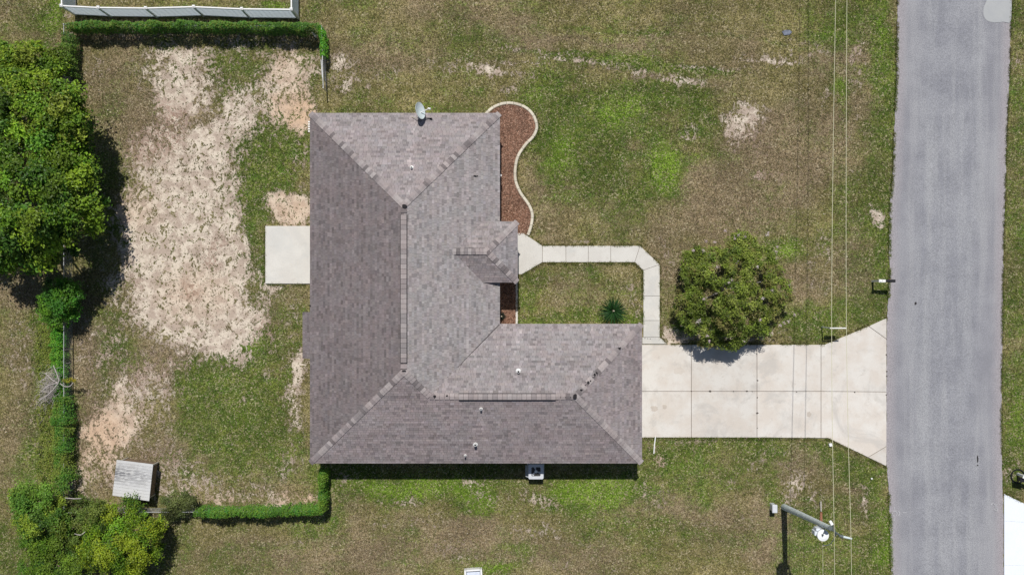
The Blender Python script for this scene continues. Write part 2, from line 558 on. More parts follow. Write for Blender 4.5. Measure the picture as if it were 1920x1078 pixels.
# ------------------------------------------------------------------ the lawn: where the grass is lush, dry or worn to sand
# blobs: centre x, centre y, radius x, radius y, rotation (deg), strength; all in plan (metres via G)
SAND = [(1060, 112, 60, 4, 5, .55), (1150, 122, 60, 4, 6, .6), (1330, 127, 80, 4, 1, .6), (1440, 116, 60, 4, 0, .5), (930, 130, 60, 6, 10, .5), (1000, 96, 90, 5, 4, .35), (1500, 75, 40, 5, 10, .5), (990, 118, 60, 3, 4, .45), (290, 150, 50, 60, 0, .34), (380, 150, 70, 50, 0, .34), (500, 160, 60, 50, 0, .34), (260, 300, 40, 60, 0, .30), (350, 250, 90, 50, 0, .36), (520, 240, 40, 30, 0, .2), (300, 660, 90, 40, 0, .30), (200, 640, 50, 60, 0, .22), (300, 720, 60, 60, 0, .26), (270, 840, 90, 60, 0, .26), (420, 900, 120, 30, 0, .28), (40, 300, 10, 10, 0, 0), (560, 600, 14, 60, 0, .32), (520, 640, 30, 40, 0, .26), (545, 790, 22, 60, 0, .30), (560, 300, 20, 60, 0, .34), (1100, 1020, 200, 30, 0, .12), (750, 130, 120, 20, 0, .2), (700, 160, 60, 20, 0, .18), (1450, 300, 60, 60, 0, .2), (1590, 250, 30, 80, 0, .16), (340, 100, 45, 26, 0, .5), (420, 92, 60, 24, 0, .42), (545, 110, 50, 48, 0, .62), (540, 150, 38, 40, 20, .6), (340, 150, 50, 60, 0, .5),
        (450, 230, 60, 45, -30, .62), (460, 205, 45, 30, -40, .6), (360, 190, 40, 30, 0, .4), (560, 205, 40, 30, 0, .8), (555, 215, 28, 26, 0, .6),
        (310, 200, 26, 34, 0, .62), (300, 290, 48, 45, 30, .62), (370, 330, 75, 65, 0, .70), (390, 290, 50, 50, 0, .55), (330, 400, 105, 70, 0, .72), (260, 390, 36, 40, 0, .45),
        (310, 470, 100, 70, 0, .70), (400, 480, 65, 60, 0, .78), (430, 450, 32, 70, 0, .55), (440, 510, 40, 45, 0, .7), (300, 540, 105, 60, 0, .80), (390, 560, 70, 60, 0, .90), (310, 590, 50, 36, 20, .8),
        (430, 600, 60, 40, 0, .90), (380, 620, 80, 36, 30, .62), (430, 660, 45, 38, 0, .58), (340, 640, 46, 22, 20, .4),
        (470, 600, 24, 20, 0, .7), (545, 395, 42, 33, 0, 1.25), (522, 372, 20, 18, 0, .6), (565, 375, 14, 26, 0, .5), (250, 740, 60, 36, -30, .58), (200, 800, 62, 34, 0, .66), (240, 790, 45, 36, -20, .52),
        (185, 850, 50, 60, 0, .56), (170, 905, 30, 40, 0, .4), (300, 860, 40, 30, 0, .26), (330, 900, 50, 30, 0, .3), (400, 930, 120, 18, 0, .36), (560, 935, 50, 12, 0, .55), (520, 948, 40, 7, 0, .8),
        (560, 695, 18, 30, 0, .75), (563, 740, 17, 45, 0, .62), (503, 700, 14, 9, 0, .6), (555, 690, 26, 12, 0, .5), (458, 750, 10, 7, 0, .45),
        (500, 560, 20, 26, 0, .45), (515, 540, 24, 7, 0, .7), (150, 660, 30, 50, 0, .25), (200, 700, 50, 50, 0, .18), (170, 130, 30, 50, 0, .22), (560, 880, 40, 30, 0, .24), (640, 130, 40, 50, 60, .28), (622, 118, 14, 14, 0, .4),
        (640, 155, 20, 40, 0, .3), (1387, 222, 33, 33, 0, .95), (1395, 200, 20, 12, 0, .3), (1637, 402, 15, 20, -25, .85), (1245, 148, 60, 9, 6, .5), (1290, 153, 60, 6, 4, .45), (1160, 132, 70, 5, 5, .4), (1060, 108, 60, 9, 6, .26),
        (930, 135, 70, 12, 12, .38), (965, 165, 16, 14, 0, .4), (900, 120, 40, 18, 0, .28), (1425, 110, 60, 8, 3, .32), (1475, 115, 40, 14, 0, .30), (1530, 90, 50, 14, 0, .36), (1610, 85, 22, 20, 0, .42), (1610, 130, 20, 60, 0, .30), (1540, 175, 30, 18, 20, .38),
        (1290, 258, 18, 10, 0, .55), (1293, 238, 14, 9, 0, .45), (1430, 330, 16, 10, 0, .45), (1420, 230, 40, 40, 0, .2), (1530, 490, 45, 55, 0, .26), (1330, 630, 110, 20, 0, .6), (1258, 625, 20, 22, 0, .9), (1285, 600, 18, 30, 0, .3),
        (1228, 850, 14, 34, 0, .42), (1340, 828, 70, 7, 0, .45), (1480, 860, 40, 30, 0, .28), (1510, 915, 40, 26, 20, .48), (1480, 930, 22, 20, 0, .5), (1620, 935, 9, 40, 0, .42), (1620, 1000, 12, 30, 0, .25), (1655, 865, 20, 6, 25, .2),
        (885, 907, 22, 13, 0, .5), (910, 940, 40, 14, 0, .38), (1010, 935, 50, 12, 25, .42), (760, 940, 60, 9, 0, .36), (820, 970, 50, 14, 0, .28), (740, 975, 60, 20, 0, .18), (990, 930, 26, 16, 0, .3), (1220, 925, 50, 22, 0, .28), (1410, 880, 40, 20, 0, .28),
        (1020, 990, 60, 22, 10, .32), (1340, 975, 120, 16, 0, .22), (560, 1010, 60, 20, 0, .12), (650, 900, 22, 12, 0, .35), (870, 1030, 60, 24, 0, .2), (1000, 1060, 140, 14, 0, .18), (1905, 120, 14, 30, 0, .25), (1917, 122, 12, 8, 0, .6), (1900, 890, 30, 16, 0, .35),
        (30, 20, 30, 30, 0, .26), (60, 720, 40, 160, 0, .22), (30, 640, 40, 70, 0, .16), (1415, 1010, 60, 20, 0, .12), (1010, 515, 60, 12, 0, .28), (1190, 540, 14, 40, 0, .25), (985, 592, 30, 10, 0, .25), (960, 400, 26, 10, 0, .1), (130, 25, 12, 8, 0, .6),
        (1080, 455, 60, 6, 0, .3), (1250, 470, 10, 40, -30, .4), (225, 915, 20, 30, 0, .6), (870, 125, 30, 12, 0, .3), (250, 60, 120, 10, 0, .4), (640, 75, 14, 50, 0, .25)]
GREEN = [(1060, 225, 75, 90, 0, .45), (1180, 270, 110, 80, 0, .4), (1280, 240, 60, 90, 0, .35), (1100, 104, 120, 4, 4, .8), (1200, 118, 120, 5, 6, .8), (1330, 130, 60, 6, 2, .8), (1150, 60, 160, 4, 3, .4), (1400, 75, 110, 5, 8, .5), (700, 210, 120, 8, 0, .4), (940, 412, 16, 30, 0, .8), (1060, 165, 60, 42, 0, .6), (1010, 175, 36, 40, 0, .55), (1120, 290, 90, 60, 0, .55), (1060, 290, 45, 45, 0, .8), (1050, 240, 80, 50, 0, .55), (1165, 215, 60, 40, 0, .8), (1200, 170, 60, 26, 0, .5), (1260, 180, 60, 26, 0, .55), (1250, 230, 60, 50, 0, .6),
         (1245, 300, 30, 45, 0, .95), (1230, 340, 36, 22, 0, .8), (1150, 380, 90, 40, 0, .35), (1330, 210, 40, 60, 0, .45), (1100, 345, 60, 30, 0, .45), (1200, 435, 40, 20, 0, .25), (1100, 440, 50, 22, 0, .3), (1210, 60, 20, 14, 0, .6), (1180, 125, 110, 10, 7, .65), (1080, 105, 90, 8, 4, .4), (1300, 135, 90, 9, 3, .55), (1290, 165, 90, 10, 3, .6), (1320, 62, 40, 9, 10, .4),
         (1020, 15, 60, 30, 0, .25), (870, 50, 40, 30, 0, .25), (690, 80, 60, 30, 0, .22), (750, 190, 80, 22, 0, .25), (850, 200, 60, 22, 0, .25), (1200, 5, 40, 14, 0, .35), (1340, 20, 60, 30, 0, .18), (930, 80, 30, 20, 0, .3), (870, 80, 20, 16, 0, .3), (600, 20, 30, 20, 0, .5), (660, 10, 50, 30, 0, .2),
         (1568, 60, 50, 55, 0, .42), (1540, 68, 50, 16, 0, .7), (1575, 170, 18, 45, 0, .85), (1600, 20, 60, 40, 0, .45), (1660, 60, 22, 120, 0, .75), (1662, 200, 22, 150, 0, .7), (1650, 300, 30, 120, 0, .62), (1615, 350, 60, 60, 0, .4), (1580, 380, 40, 60, 0, .4), (1660, 480, 18, 100, 0, .7), (1640, 440, 40, 60, 0, .38),
         (1620, 560, 50, 60, 0, .6), (1560, 600, 80, 40, 0, .6), (1500, 610, 50, 40, 0, .65), (1480, 465, 36, 20, 0, .7), (1460, 370, 60, 40, 0, .2), (1910, 300, 40, 330, 0, .7), (1908, 760, 30, 150, 0, .8), (1900, 20, 20, 50, 0, .5), (1905, 900, 30, 30, 0, .6),
         (1250, 845, 60, 36, 0, .45), (1330, 850, 110, 30, 0, .6), (1300, 900, 60, 40, 0, .4), (1340, 830, 50, 20, 0, .35), (1440, 840, 50, 30, 0, .35), (1500, 850, 70, 40, 0, .5), (1560, 860, 40, 40, 0, .3), (1600, 870, 60, 30, 25, .75), (1450, 930, 22, 30, 0, .6), (1530, 960, 60, 30, 0, .6), (1560, 1040, 70, 60, 0, .65), (1650, 1000, 36, 130, 0, .8), (1620, 900, 40, 20, 0, .5),
         (1490, 1050, 30, 60, 0, .4), (1250, 1000, 60, 24, 0, .45), (1370, 1000, 60, 22, 0, .4), (1380, 1040, 30, 30, 0, .3), (1130, 985, 60, 22, 0, .45), (1190, 1000, 26, 20, 0, .3), (1220, 1050, 60, 20, 0, .3), (1000, 1040, 60, 30, 0, .3), (980, 1020, 40, 20, 0, .3), (1320, 925, 20, 18, 0, .6),
         (780, 912, 145, 24, 0, 1.0), (720, 910, 70, 20, 0, .6), (750, 935, 60, 26, 0, .35), (890, 940, 38, 38, 0, 1.0), (880, 960, 50, 20, 0, .6), (870, 920, 50, 30, 0, .5), (1080, 918, 110, 26, 0, 1.0), (1060, 940, 60, 24, 0, .5), (1140, 945, 70, 18, -12, 1.0), (1190, 915, 30, 26, 0, .7), (640, 885, 140, 20, 0, .4), (900, 885, 300, 18, 0, .6),
         (760, 985, 40, 40, 0, .3), (610, 1000, 40, 30, 0, .35), (560, 980, 70, 22, 0, .3), (430, 1000, 30, 60, 0, .4), (900, 1060, 40, 30, 0, .5), (940, 1070, 40, 14, 0, .6), (510, 1060, 60, 40, 0, .1), (1100, 1000, 30, 20, 0, .2),
         (470, 650, 32, 36, 0, 1.1), (445, 700, 70, 40, 0, .8), (480, 700, 30, 60, 0, .7), (400, 720, 70, 60, 0, .7), (390, 780, 80, 60, 0, .7), (450, 790, 80, 60, 0, .8), (420, 840, 90, 60, 0, .6), (520, 780, 40, 60, 0, .7), (540, 660, 36, 60, 0, .4), (540, 710, 10, 20, 0, .8), (530, 830, 50, 60, 0, .5), (350, 720, 30, 50, 0, .6), (500, 880, 60, 40, 0, .35), (590, 865, 10, 60, 0, .5),
         (500, 250, 46, 60, 15, .6), (540, 245, 30, 60, 0, .6), (450, 290, 36, 60, 10, .55), (490, 340, 40, 80, 15, .75), (550, 300, 36, 50, 0, .6), (500, 300, 50, 50, 0, .5), (470, 400, 26, 60, 0, .5), (480, 480, 22, 80, 0, .65), (420, 140, 60, 36, 10, .5), (460, 130, 60, 40, 0, .45), (400, 110, 60, 26, 0, .35), (280, 100, 80, 40, 0, .2), (230, 200, 60, 60, 0, .2), (330, 160, 26, 26, 0, .25), (570, 130, 20, 40, 0, .6), (590, 180, 14, 40, 0, .5),
         (520, 600, 40, 60, 0, .35), (210, 620, 50, 40, 0, .35), (210, 690, 36, 50, 0, .45), (230, 650, 40, 40, 0, .3), (170, 870, 20, 20, 0, .2), (180, 560, 20, 30, 0, .3), (205, 385, 50, 160, 0, .5), (190, 300, 50, 90, 0, .4),
         (80, 40, 36, 60, 0, .55), (95, 30, 20, 50, 0, .8), (30, 80, 60, 30, 0, .4), (110, 60, 20, 14, 0, .5), (95, 650, 24, 90, 0, .9), (80, 650, 20, 100, 0, .5), (100, 820, 36, 150, 0, .85), (75, 900, 30, 80, 0, .6), (40, 900, 50, 60, 0, .2), (20, 1040, 50, 50, 0, .6), (130, 1050, 120, 50, 0, .4), (340, 1010, 60, 60, 0, .2), (60, 780, 20, 80, 0, .4),
         (1150, 590, 50, 26, 0, .75), (985, 590, 22, 60, 0, .6), (1000, 510, 30, 16, 0, .7), (1090, 518, 60, 16, 0, .4), (1060, 598, 120, 8, 0, .7), (1190, 598, 14, 12, 0, .7), (950, 410, 20, 30, 0, .55), (1090, 540, 30, 60, 0, .15), (520, 10, 30, 10, 0, .9), (460, 25, 100, 12, 0, .5), (1500, 1070, 60, 20, 0, .3), (1260, 500, 20, 80, 0, .15)]
BROWN = [(402, 470, 26, 34, 0, 1.0), (365, 548, 34, 26, 0, 1.0), (270, 390, 30, 30, 0, .6), (850, 20, 120, 30, 0, .4), (720, 110, 90, 40, 0, .5), (1080, 85, 130, 14, 5, .7), (1290, 90, 130, 30, 0, .5), (1180, 90, 60, 16, 0, .5), (990, 60, 60, 40, 0, .4), (1020, 420, 50, 60, 0, .4), (1230, 400, 160, 50, 0, .4), (1400, 320, 100, 90, 0, .8), (1470, 290, 80, 90, 0, .7), (1400, 400, 110, 50, 0, .55), (1540, 260, 50, 100, 0, .45), (1500, 520, 60, 50, 0, .7),
         (1600, 520, 34, 90, 0, .7), (1260, 500, 40, 70, 0, .6), (1200, 230, 22, 30, 0, .7), (1205, 165, 30, 22, 0, .7), (1180, 240, 30, 60, 0, .5), (1030, 330, 60, 60, 0, .4), (1075, 560, 60, 40, 0, .6), (1620, 120, 40, 70, 0, .5), (1550, 110, 50, 40, 0, .6),
         (640, 960, 110, 50, 0, .5), (720, 1040, 180, 40, 0, .7), (930, 1010, 80, 40, 0, .6), (1050, 1040, 120, 40, 0, .6), (1130, 960, 60, 20, 0, .5), (1240, 950, 90, 30, 0, .6), (1400, 980, 120, 50, 0, .5), (1440, 1030, 50, 50, 0, .7), (1500, 880, 60, 30, 0, .6), (1600, 960, 22, 60, 0, .6), (470, 1050, 120, 40, 0, .7), (850, 1000, 80, 30, 0, .4), (1220, 930, 40, 20, 0, .5),
         (350, 850, 60, 60, 0, .5), (540, 880, 60, 40, 0, .5), (430, 930, 120, 30, 0, .4), (220, 850, 90, 90, 0, .5), (150, 700, 60, 120, 0, .5), (260, 650, 90, 60, 0, .4), (300, 700, 60, 40, 0, .5), (250, 150, 110, 100, 0, .5), (260, 260, 60, 80, 0, .6), (330, 240, 60, 60, 0, .5), (500, 640, 30, 60, 0, .5), (540, 560, 40, 60, 0, .4), (440, 620, 60, 60, 0, .5),
         (30, 20, 40, 40, 0, .5), (40, 700, 60, 180, 0, .4), (30, 860, 60, 60, 0, .3), (20, 540, 90, 40, 0, .8), (350, 65, 240, 10, 0, .7), (250, 500, 30, 80, 0, .6)]
ORANGE = [(560, 205, 40, 40, 0, .9), (545, 395, 50, 40, 0, .45), (540, 120, 50, 40, 0, .35), (200, 800, 80, 50, 0, .5), (180, 850, 50, 60, 0, .5), (400, 940, 120, 16, 0, .5), (570, 935, 40, 20, 0, .8), (370, 545, 60, 50, 0, .25), (1228, 850, 16, 34, 0, .5), (1380, 825, 80, 8, 0, .5), (250, 380, 40, 40, 0, .3)]


VIVID = [(780, 912, 130, 18, 0, 1), (890, 945, 34, 30, 0, 1), (1080, 915, 100, 18, 0, .9), (1150, 943, 60, 14, -10, .8), (1050, 290, 26, 42, 0, .8), (1165, 215, 42, 26, 0, .8), (1245, 300, 24, 40, 0, 1), (1575, 170, 12, 36, 0, 1), (465, 645, 24, 24, 0, .7), (1665, 60, 14, 90, 0, .6), (1230, 345, 30, 16, 0, .7), (1010, 180, 26, 30, 0, .6),
         (1260, 185, 60, 10, 0, .5), (1480, 468, 26, 12, 0, .9), (1655, 1040, 20, 60, 0, .8), (1655, 950, 14, 50, 0, .5), (1900, 780, 24, 70, 0, .6), (95, 25, 16, 50, 0, .8), (525, 10, 30, 10, 0, 1), (1160, 598, 40, 10, 0, .6), (545, 700, 10, 16, 0, .8), (460, 780, 40, 30, 0, .4), (935, 1070, 40, 14, 0, .8), (1560, 60, 40, 10, 0, .6), (1320, 925, 20, 14, 0, .5), (1290, 870, 60, 20, 0, .4)]


def field(blobs, X, Y, comb='sum'):
    # domain-warped elliptic patches
    wx = X + 0.85 * (fbm(X * 0.55, Y * 0.55, 11, 4) - 0.5) * 2 + 0.28 * (fbm(X * 2.3, Y * 2.3, 21, 3) - 0.5) * 2
    wy = Y + 0.85 * (fbm(X * 0.55, Y * 0.55, 31, 4) - 0.5) * 2 + 0.28 * (fbm(X * 2.3, Y * 2.3, 41, 3) - 0.5) * 2
    r = np.zeros(X.shape)
    for (px, py, rx, ry, rot, s) in blobs:
        cx, cy = G(px, py)
        a = math.radians(rot); ca, sa = math.cos(a), math.sin(a)
        m = max(rx, ry) / PPM * 1.8 + 1.2
        sel = (np.abs(X - cx) < m) & (np.abs(Y - cy) < m)
        if not sel.any(): continue
        k_ = 1.0 if min(rx, ry) > 13 else .3
        dx = X[sel] + (wx[sel] - X[sel]) * k_ - cx; dy = -(Y[sel] + (wy[sel] - Y[sel]) * k_ - cy)
        u = (dx * ca + dy * sa) / (rx / PPM); v = (-dx * sa + dy * ca) / (ry / PPM)
        d = np.sqrt(u * u + v * v)
        val = s * np.clip((1.55 - d) / 1.15, 0, 1)
        val = val * val * (3 - 2 * np.clip(val, 0, 1)) if False else val
        if comb == 'sum': r[sel] = r[sel] + val * (1 - 0.55 * np.clip(r[sel], 0, 1))
        else: r[sel] = np.maximum(r[sel], val)
    return r


def lawn_fields(X, Y):
    lo = fbm(X * 0.35 + 3, Y * 0.35, 51, 4); md = fbm(X * 1.2, Y * 1.2 + 9, 61, 4)
    s = np.minimum(field(SAND, X, Y) * 0.92, .92) + 0.42 * (md - 0.5) + 0.3 * (fbm(X * 3.1, Y * 3.1, 91, 3) - .5)
    g = np.minimum(field(GREEN, X, Y), 1.15) * .95 + 1.15 * (lo - 0.5) + 1.0 * (md - 0.5) + 0.12 + .35 * (fbm(X * .12, Y * 1.3 + 4, 88, 3) - .5)
    b = field(BROWN, X, Y) + 1.2 * (fbm(X * 0.5, Y * 0.5, 71, 4) - 0.5) + 0.2
    o = np.clip(field(ORANGE, X, Y), 0, 1)
    return s, g, b, o


def axis(fine_lo, fine_hi, step, far):
    a = list(np.arange(fine_lo, fine_hi + 1e-6, step))
    x = step; up = []; v = a[-1]
    while v < far:
        x *= 1.35; v += x; up.append(v)
    dn = []; v = a[0]; x = step
    while v > -far:
        x *= 1.35; v -= x; dn.append(v)
    return np.array(dn[::-1] + a + up)


gx = axis(-31.5, 31.5, 0.085, 700)
gy = axis(-18.5, 18.5, 0.085, 700)
GX, GY = np.meshgrid(gx, gy)
gs, gg, gb, go_ = lawn_fields(GX, GY)
near = (np.abs(GX) < 33) & (np.abs(GY) < 20)
gz = np.where(near, -0.045 + 0.045 * fbm(GX * 1.1, GY * 1.1, 81, 4) - 0.02 * np.clip(gs, 0, 1), -0.03)
ny, nx = GX.shape
ii = np.arange(ny * nx).reshape(ny, nx)
quads = np.stack([ii[:-1, :-1], ii[:-1, 1:], ii[1:, 1:], ii[1:, :-1]], -1).reshape(-1, 4)
ground = np_mesh('ground', np.stack([GX, GY, gz], -1), 4, M['ground'], faces=quads, smooth=True, kind='structure',
                 label='patchy lawn with dry grass, green patches and bare pale sand')
for nm, arr in (('vivid', field(VIVID, GX, GY)), ('sand', gs), ('green', gg), ('brown', gb), ('orange', go_)):
    a = ground.data.attributes.new(nm, 'FLOAT', 'POINT')
    a.data.foreach_set('value', arr.astype(np.float32).ravel())

# ------------------------------------------------------------------ road
ROAD_L = [(1900, -22000), (1700, -900), (1690, -300), (1683, 0), (1682, 60), (1681, 110), (1682, 130), (1679, 180), (1676, 260), (1675, 300), (1672, 355), (1669, 380), (1667, 440), (1668, 515), (1665, 560), (1663, 600), (1662, 700), (1662, 870), (1666, 920), (1669, 980), (1671, 1078), (1676, 1400), (1684, 2000), (1700, 22000)]
ROAD_R = [(2112, -22000), (1912, -900), (1902, -300), (1897, 0), (1894, 80), (1892, 150), (1887, 260), (1885, 350), (1882, 430), (1880, 520), (1879, 640), (1877, 760), (1878, 850), (1880, 925), (1881, 1000), (1881, 1078), (1884, 1400), (1890, 2000), (1906, 22000)]


def lerp_line(line, y):
    return np.interp(y, [p[1] for p in line], [p[0] for p in line])


ys = np.concatenate([np.arange(-22000, -900, 700), np.arange(-900, -20, 40), np.arange(-20, 1100, 3), np.arange(1110, 2000, 40), np.arange(2000, 22100, 700)])
xl = lerp_line(ROAD_L, ys) + (vnoise(ys * 0.12, ys * 0, 3) - 0.5) * 1.6 + (vnoise(ys * 0.5, ys * 0, 4) - 0.5) * 1.0
xr = lerp_line(ROAD_R, ys) + (vnoise(ys * 0.12, ys * 0, 5) - 0.5) * 1.6 + (vnoise(ys * 0.5, ys * 0, 6) - 0.5) * 1.0
ts = np.array([0, 0.0, .03, .1, .3, .5, .7, .9, .97, 1, 1])
zs = np.array([-.12, .025, .035, .045, .06, .07, .06, .045, .035, .025, -.12])
ed = np.array([1, 1, .8, .15, 0, 0, 0, .15, .9, 1, 1])
RX = (xl[:, None] * (1 - ts) + xr[:, None] * ts - 960) / PPM
RY = np.repeat(((539 - ys) / PPM)[:, None], len(ts), 1)
RZ = np.repeat(zs[None], len(ys), 0)
ii = np.arange(RX.size).reshape(RX.shape)
quads = np.stack([ii[:-1, :-1], ii[1:, :-1], ii[1:, 1:], ii[:-1, 1:]], -1).reshape(-1, 4)
road = np_mesh('road', np.stack([RX, RY, RZ], -1), 4, M['asphalt'], faces=quads, kind='structure', label='worn light grey asphalt road without markings')
a = road.data.attributes.new('edge', 'FLOAT', 'POINT')
a.data.foreach_set('value', np.repeat(ed[None], len(ys), 0).astype(np.float32).ravel())


def flat_poly(name, pxs, z, mat, parent, wob=0.0, **k):
    pts = [G(*p) for p in pxs]
    return MB().prism(pts, z - 0.03, z).build(name, mat, parent, **k)


# pale concrete patch at the road's upper right edge, oil spots and survey marks
def road_z(px): return 0.075
patch = [(1895, -30), (1895, 38), (1880, 42), (1862, 43), (1849, 39), (1843, 28), (1844, 14), (1850, 0), (1858, -30)]
flat_poly('concrete_patch', smooth_line(patch, 3), 0.062, M['patch'], road, label='pale grey concrete patch')
for (cx, cy, rx, ry, s) in ((1716, 569, 2, 2.4, 1), (1832, 860, 1.6, 6, 2), (1832, 871, 1.2, 1.4, 3)):
    pp = []
    for k in range(10):
        a = k * math.pi / 5
        r = 1 + 0.35 * (hash2(np.array([k]), np.array([s]), 9)[0] - 0.5) * 2
        pp.append((cx + rx * r * math.cos(a), cy + ry * r * math.sin(a)))
    flat_poly('oil_spot', pp, 0.078, M['spot'], road)


def stroke(mb, a, b, w=1.2, z=0.078):
    (x0, y0), (x1, y1) = G(*a), G(*b)
    d = Vector((x1 - x0, y1 - y0)); L = d.length; d /= max(L, 1e-6)
    n = Vector((-d.y, d.x)) * (w / PPM / 2)
    mb.add([(x0 - n.x, y0 - n.y, z), (x1 - n.x, y1 - n.y, z), (x1 + n.x, y1 + n.y, z), (x0 + n.x, y0 + n.y, z)], [(0, 1, 2, 3)])


mb = MB()
c = (1676.5, 962)
for k in range(14):
    a0 = 2 * math.pi * k / 14; a1 = 2 * math.pi * (k + 1) / 14
    if k in (2, 8): continue
    stroke(mb, (c[0] + 4.5 * math.cos(a0), c[1] + 4.5 * math.sin(a0)), (c[0] + 4.5 * math.cos(a1), c[1] + 4.5 * math.sin(a1)), 1.1, 0.07)
stroke(mb, (1676.5, 949), (1676.5, 954), 1.1, 0.07); stroke(mb, (1676.5, 970), (1676.5, 976), 1.1, 0.07)
stroke(mb, (1684, 957), (1686, 961), 1.1, 0.075); stroke(mb, (1686, 961), (1684, 966), 1.1, 0.075); stroke(mb, (1692, 960), (1699, 960), 1.0, 0.078)
mb.build('survey_paint_mark', M['paint'], road, label='faint white survey paint circle with dashes at the left road edge')
mb = MB()
for a, b in (((1857, 945), (1861, 941)), ((1861, 941), (1864, 946)), ((1864, 946), (1869, 945)), ((1866, 948), (1863, 955)), ((1863, 955), (1868, 957)), ((1868, 957), (1870, 951)), ((1865, 950), (1869, 953))):
    stroke(mb, a, b, 1.1)
mb.build('survey_paint_mark', M['paint'], road, label='faint white survey paint scribble at the right road edge')


# ------------------------------------------------------------------ paved slabs
def slab_set(name, label, polys, mat, z=0.05, gap=0.012, base=None, bev=0.012):
    root = empty(name, (*G(*polys[0][0]), 0), label=label, kind='structure')
    for pl in polys:
        pts = [Vector(G(*p)) for p in pl]
        c = sum(pts, Vector((0, 0))) / len(pts)
        q = []
        a = sum(pts[i].x * pts[(i + 1) % len(pts)].y - pts[(i + 1) % len(pts)].x * pts[i].y for i in range(len(pts)))
        if a < 0: pts = pts[::-1]
        n = len(pts)
        for i in range(n):
            a0, b0, c0 = pts[i - 1], pts[i], pts[(i + 1) % n]
            d1 = (b0 - a0).normalized(); d2 = (c0 - b0).normalized()
            n1 = Vector((-d1.y, d1.x)); n2 = Vector((-d2.y, d2.x)); m = n1 + n2
            m = m / max(0.3, m.dot(n1))
            q.append(tuple(b0 + m * gap))
        MB().prism(q, -0.1, z + random.uniform(-.003, .003), bev).build('slab', mat, root)
    if base:
        mb = MB()
        for pl in base:
            mb.prism([G(*p) for p in pl], -0.1, z - 0.03)
        mb.build('joint_bed', M['joint'], root)
    return root


T, Mi, B_ = 646, 733.5, 820
drive_polys = [
    [(1180, T), (1296, T), (1296, Mi), (1180, Mi)], [(1296, T), (1419, T), (1419, Mi), (1296, Mi)], [(1419, T), (1539, T), (1539, Mi), (1419, Mi)],
    [(1180, Mi), (1296, Mi), (1296, B_), (1180, B_)], [(1296, Mi), (1419, Mi), (1419, B_), (1296, B_)], [(1419, Mi), (1539, Mi), (1539, B_ + 1), (1419, B_)],
    [(1539, T), (1545, T), (1628, 611.5), (1662, 636), (1662, Mi + 1), (1539, Mi)], [(1628, 611.5), (1662, 596), (1662, 636)],
    [(1539, Mi), (1662, Mi + 1), (1662, 836), (1627, 857), (1552, 821), (1539, 821)], [(1627, 857), (1662, 836), (1662, 874)]]
driveway = slab_set('driveway', 'wide concrete driveway from the garage to the road', drive_polys, M['drive'], 0.055,
                    base=[[(1182, 648), (1545, 648), (1661, 599), (1661, 871), (1552, 819), (1182, 818)]])
# wear: tyre stains and drips as thin dark marks on the slabs
def blotch(cx, cy, rx, ry, parent, mat, z, seed, name='stain'):
    pp = []
    for k in range(16):
        a = k * math.pi / 8
        r = 1 + 0.5 * (hash2(np.array([k]), np.array([seed]), 9)[0] - 0.5)
        pp.append(G(cx + rx * r * math.cos(a), cy + ry * r * math.sin(a)))
    MB().prism(pp, z - 0.02, z).build(name, mat, parent)


stainm = mat_concrete('stained_concrete', (0.50, 0.445, 0.385), (0.56, 0.50, 0.44), (0.44, 0.38, 0.32), 0.5, 0.0)
drip = simple('dark_drip', (0.10, 0.085, 0.075), 0.9)
blotch(1272, 694, 11, 7, driveway, mat_concrete('stain_soft', (0.585, 0.53, 0.47), (0.62, 0.565, 0.505), (0.5, 0.45, 0.4), 0.5, 0.0), 0.0595, 3)
blotch(1227, 765, 7, 5, driveway, stainm, 0.0595, 4)
blotch(1246, 762, 4, 4, driveway, stainm, 0.0595, 5)
blotch(1516, 776, 4, 5, driveway, stainm, 0.0595, 6)
for i, (x, y, r) in enumerate(((1331, 733, 2.4), (1375, 733.5, 1.3), (1400, 733, 2), (1410, 733.5, 1.3), (1420, 713, 1.6), (1419.5, 745, 1.4), (1419.5, 774, 2.2), (1419.5, 802, 1), (1296, 733, 1.2), (1493, 734, 1.3), (1602, 735, 1.5), (1661, 665, 1.5), (1662, 696, 1.6), (1662, 705, 1.5), (1661, 740, 1.2), (1209, 634, .9), (1214, 634.5, .9), (1219, 635, .9))):
    blotch(x, y, r, r * 0.8, driveway, drip, 0.061, 20 + i, 'joint_weed')

walk_polys = [
    [(950, 437), (981, 437), (1017, 461), (1017, 492), (979, 514.5), (950, 514.5)],
    [(1017, 461), (1061, 461), (1061, 492), (1017, 492)], [(1061, 461), (1103, 461), (1103, 492), (1061, 492)], [(1103, 461), (1145, 461), (1145, 492), (1103, 492)],
    [(1145, 461), (1200, 461), (1190, 492), (1145, 492)], [(1200, 461), (1237, 496), (1206, 507), (1190, 492)],
    [(1206, 507), (1237, 496), (1237, 555), (1206, 555)], [(1206, 555), (1237, 555), (1237, 601), (1206, 601)], [(1206, 601), (1237, 601), (1237, 632), (1206, 632)],
    [(1204, 632), (1237, 632), (1252, 645), (1204, 645)]]
slab_set('walkway', 'pale concrete walkway bending from the porch to the driveway', walk_polys, M['walk'], 0.05, 0.008,
         base=[[(952, 439), (981, 439), (1017, 462), (1200, 462), (1236, 497), (1236, 632), (1250, 644), (1207, 644), (1207, 507), (1190, 491), (1017, 491), (979, 513), (952, 513)]])
slab_set('patio', 'square pale concrete patio slab behind the house', [[(498, 424), (620, 424), (620, 532), (498, 532)]], M['walk'], 0.07, 0.0)
slab_set('entry_border', 'narrow concrete strip along the small mulch bed', [[(966.5, 514.8), (971, 514.8), (971, 607), (966.5, 607)], [(966.5, 607), (971, 607), (971, 640), (966.5, 640)]], M['walk'], 0.045, 0.004)
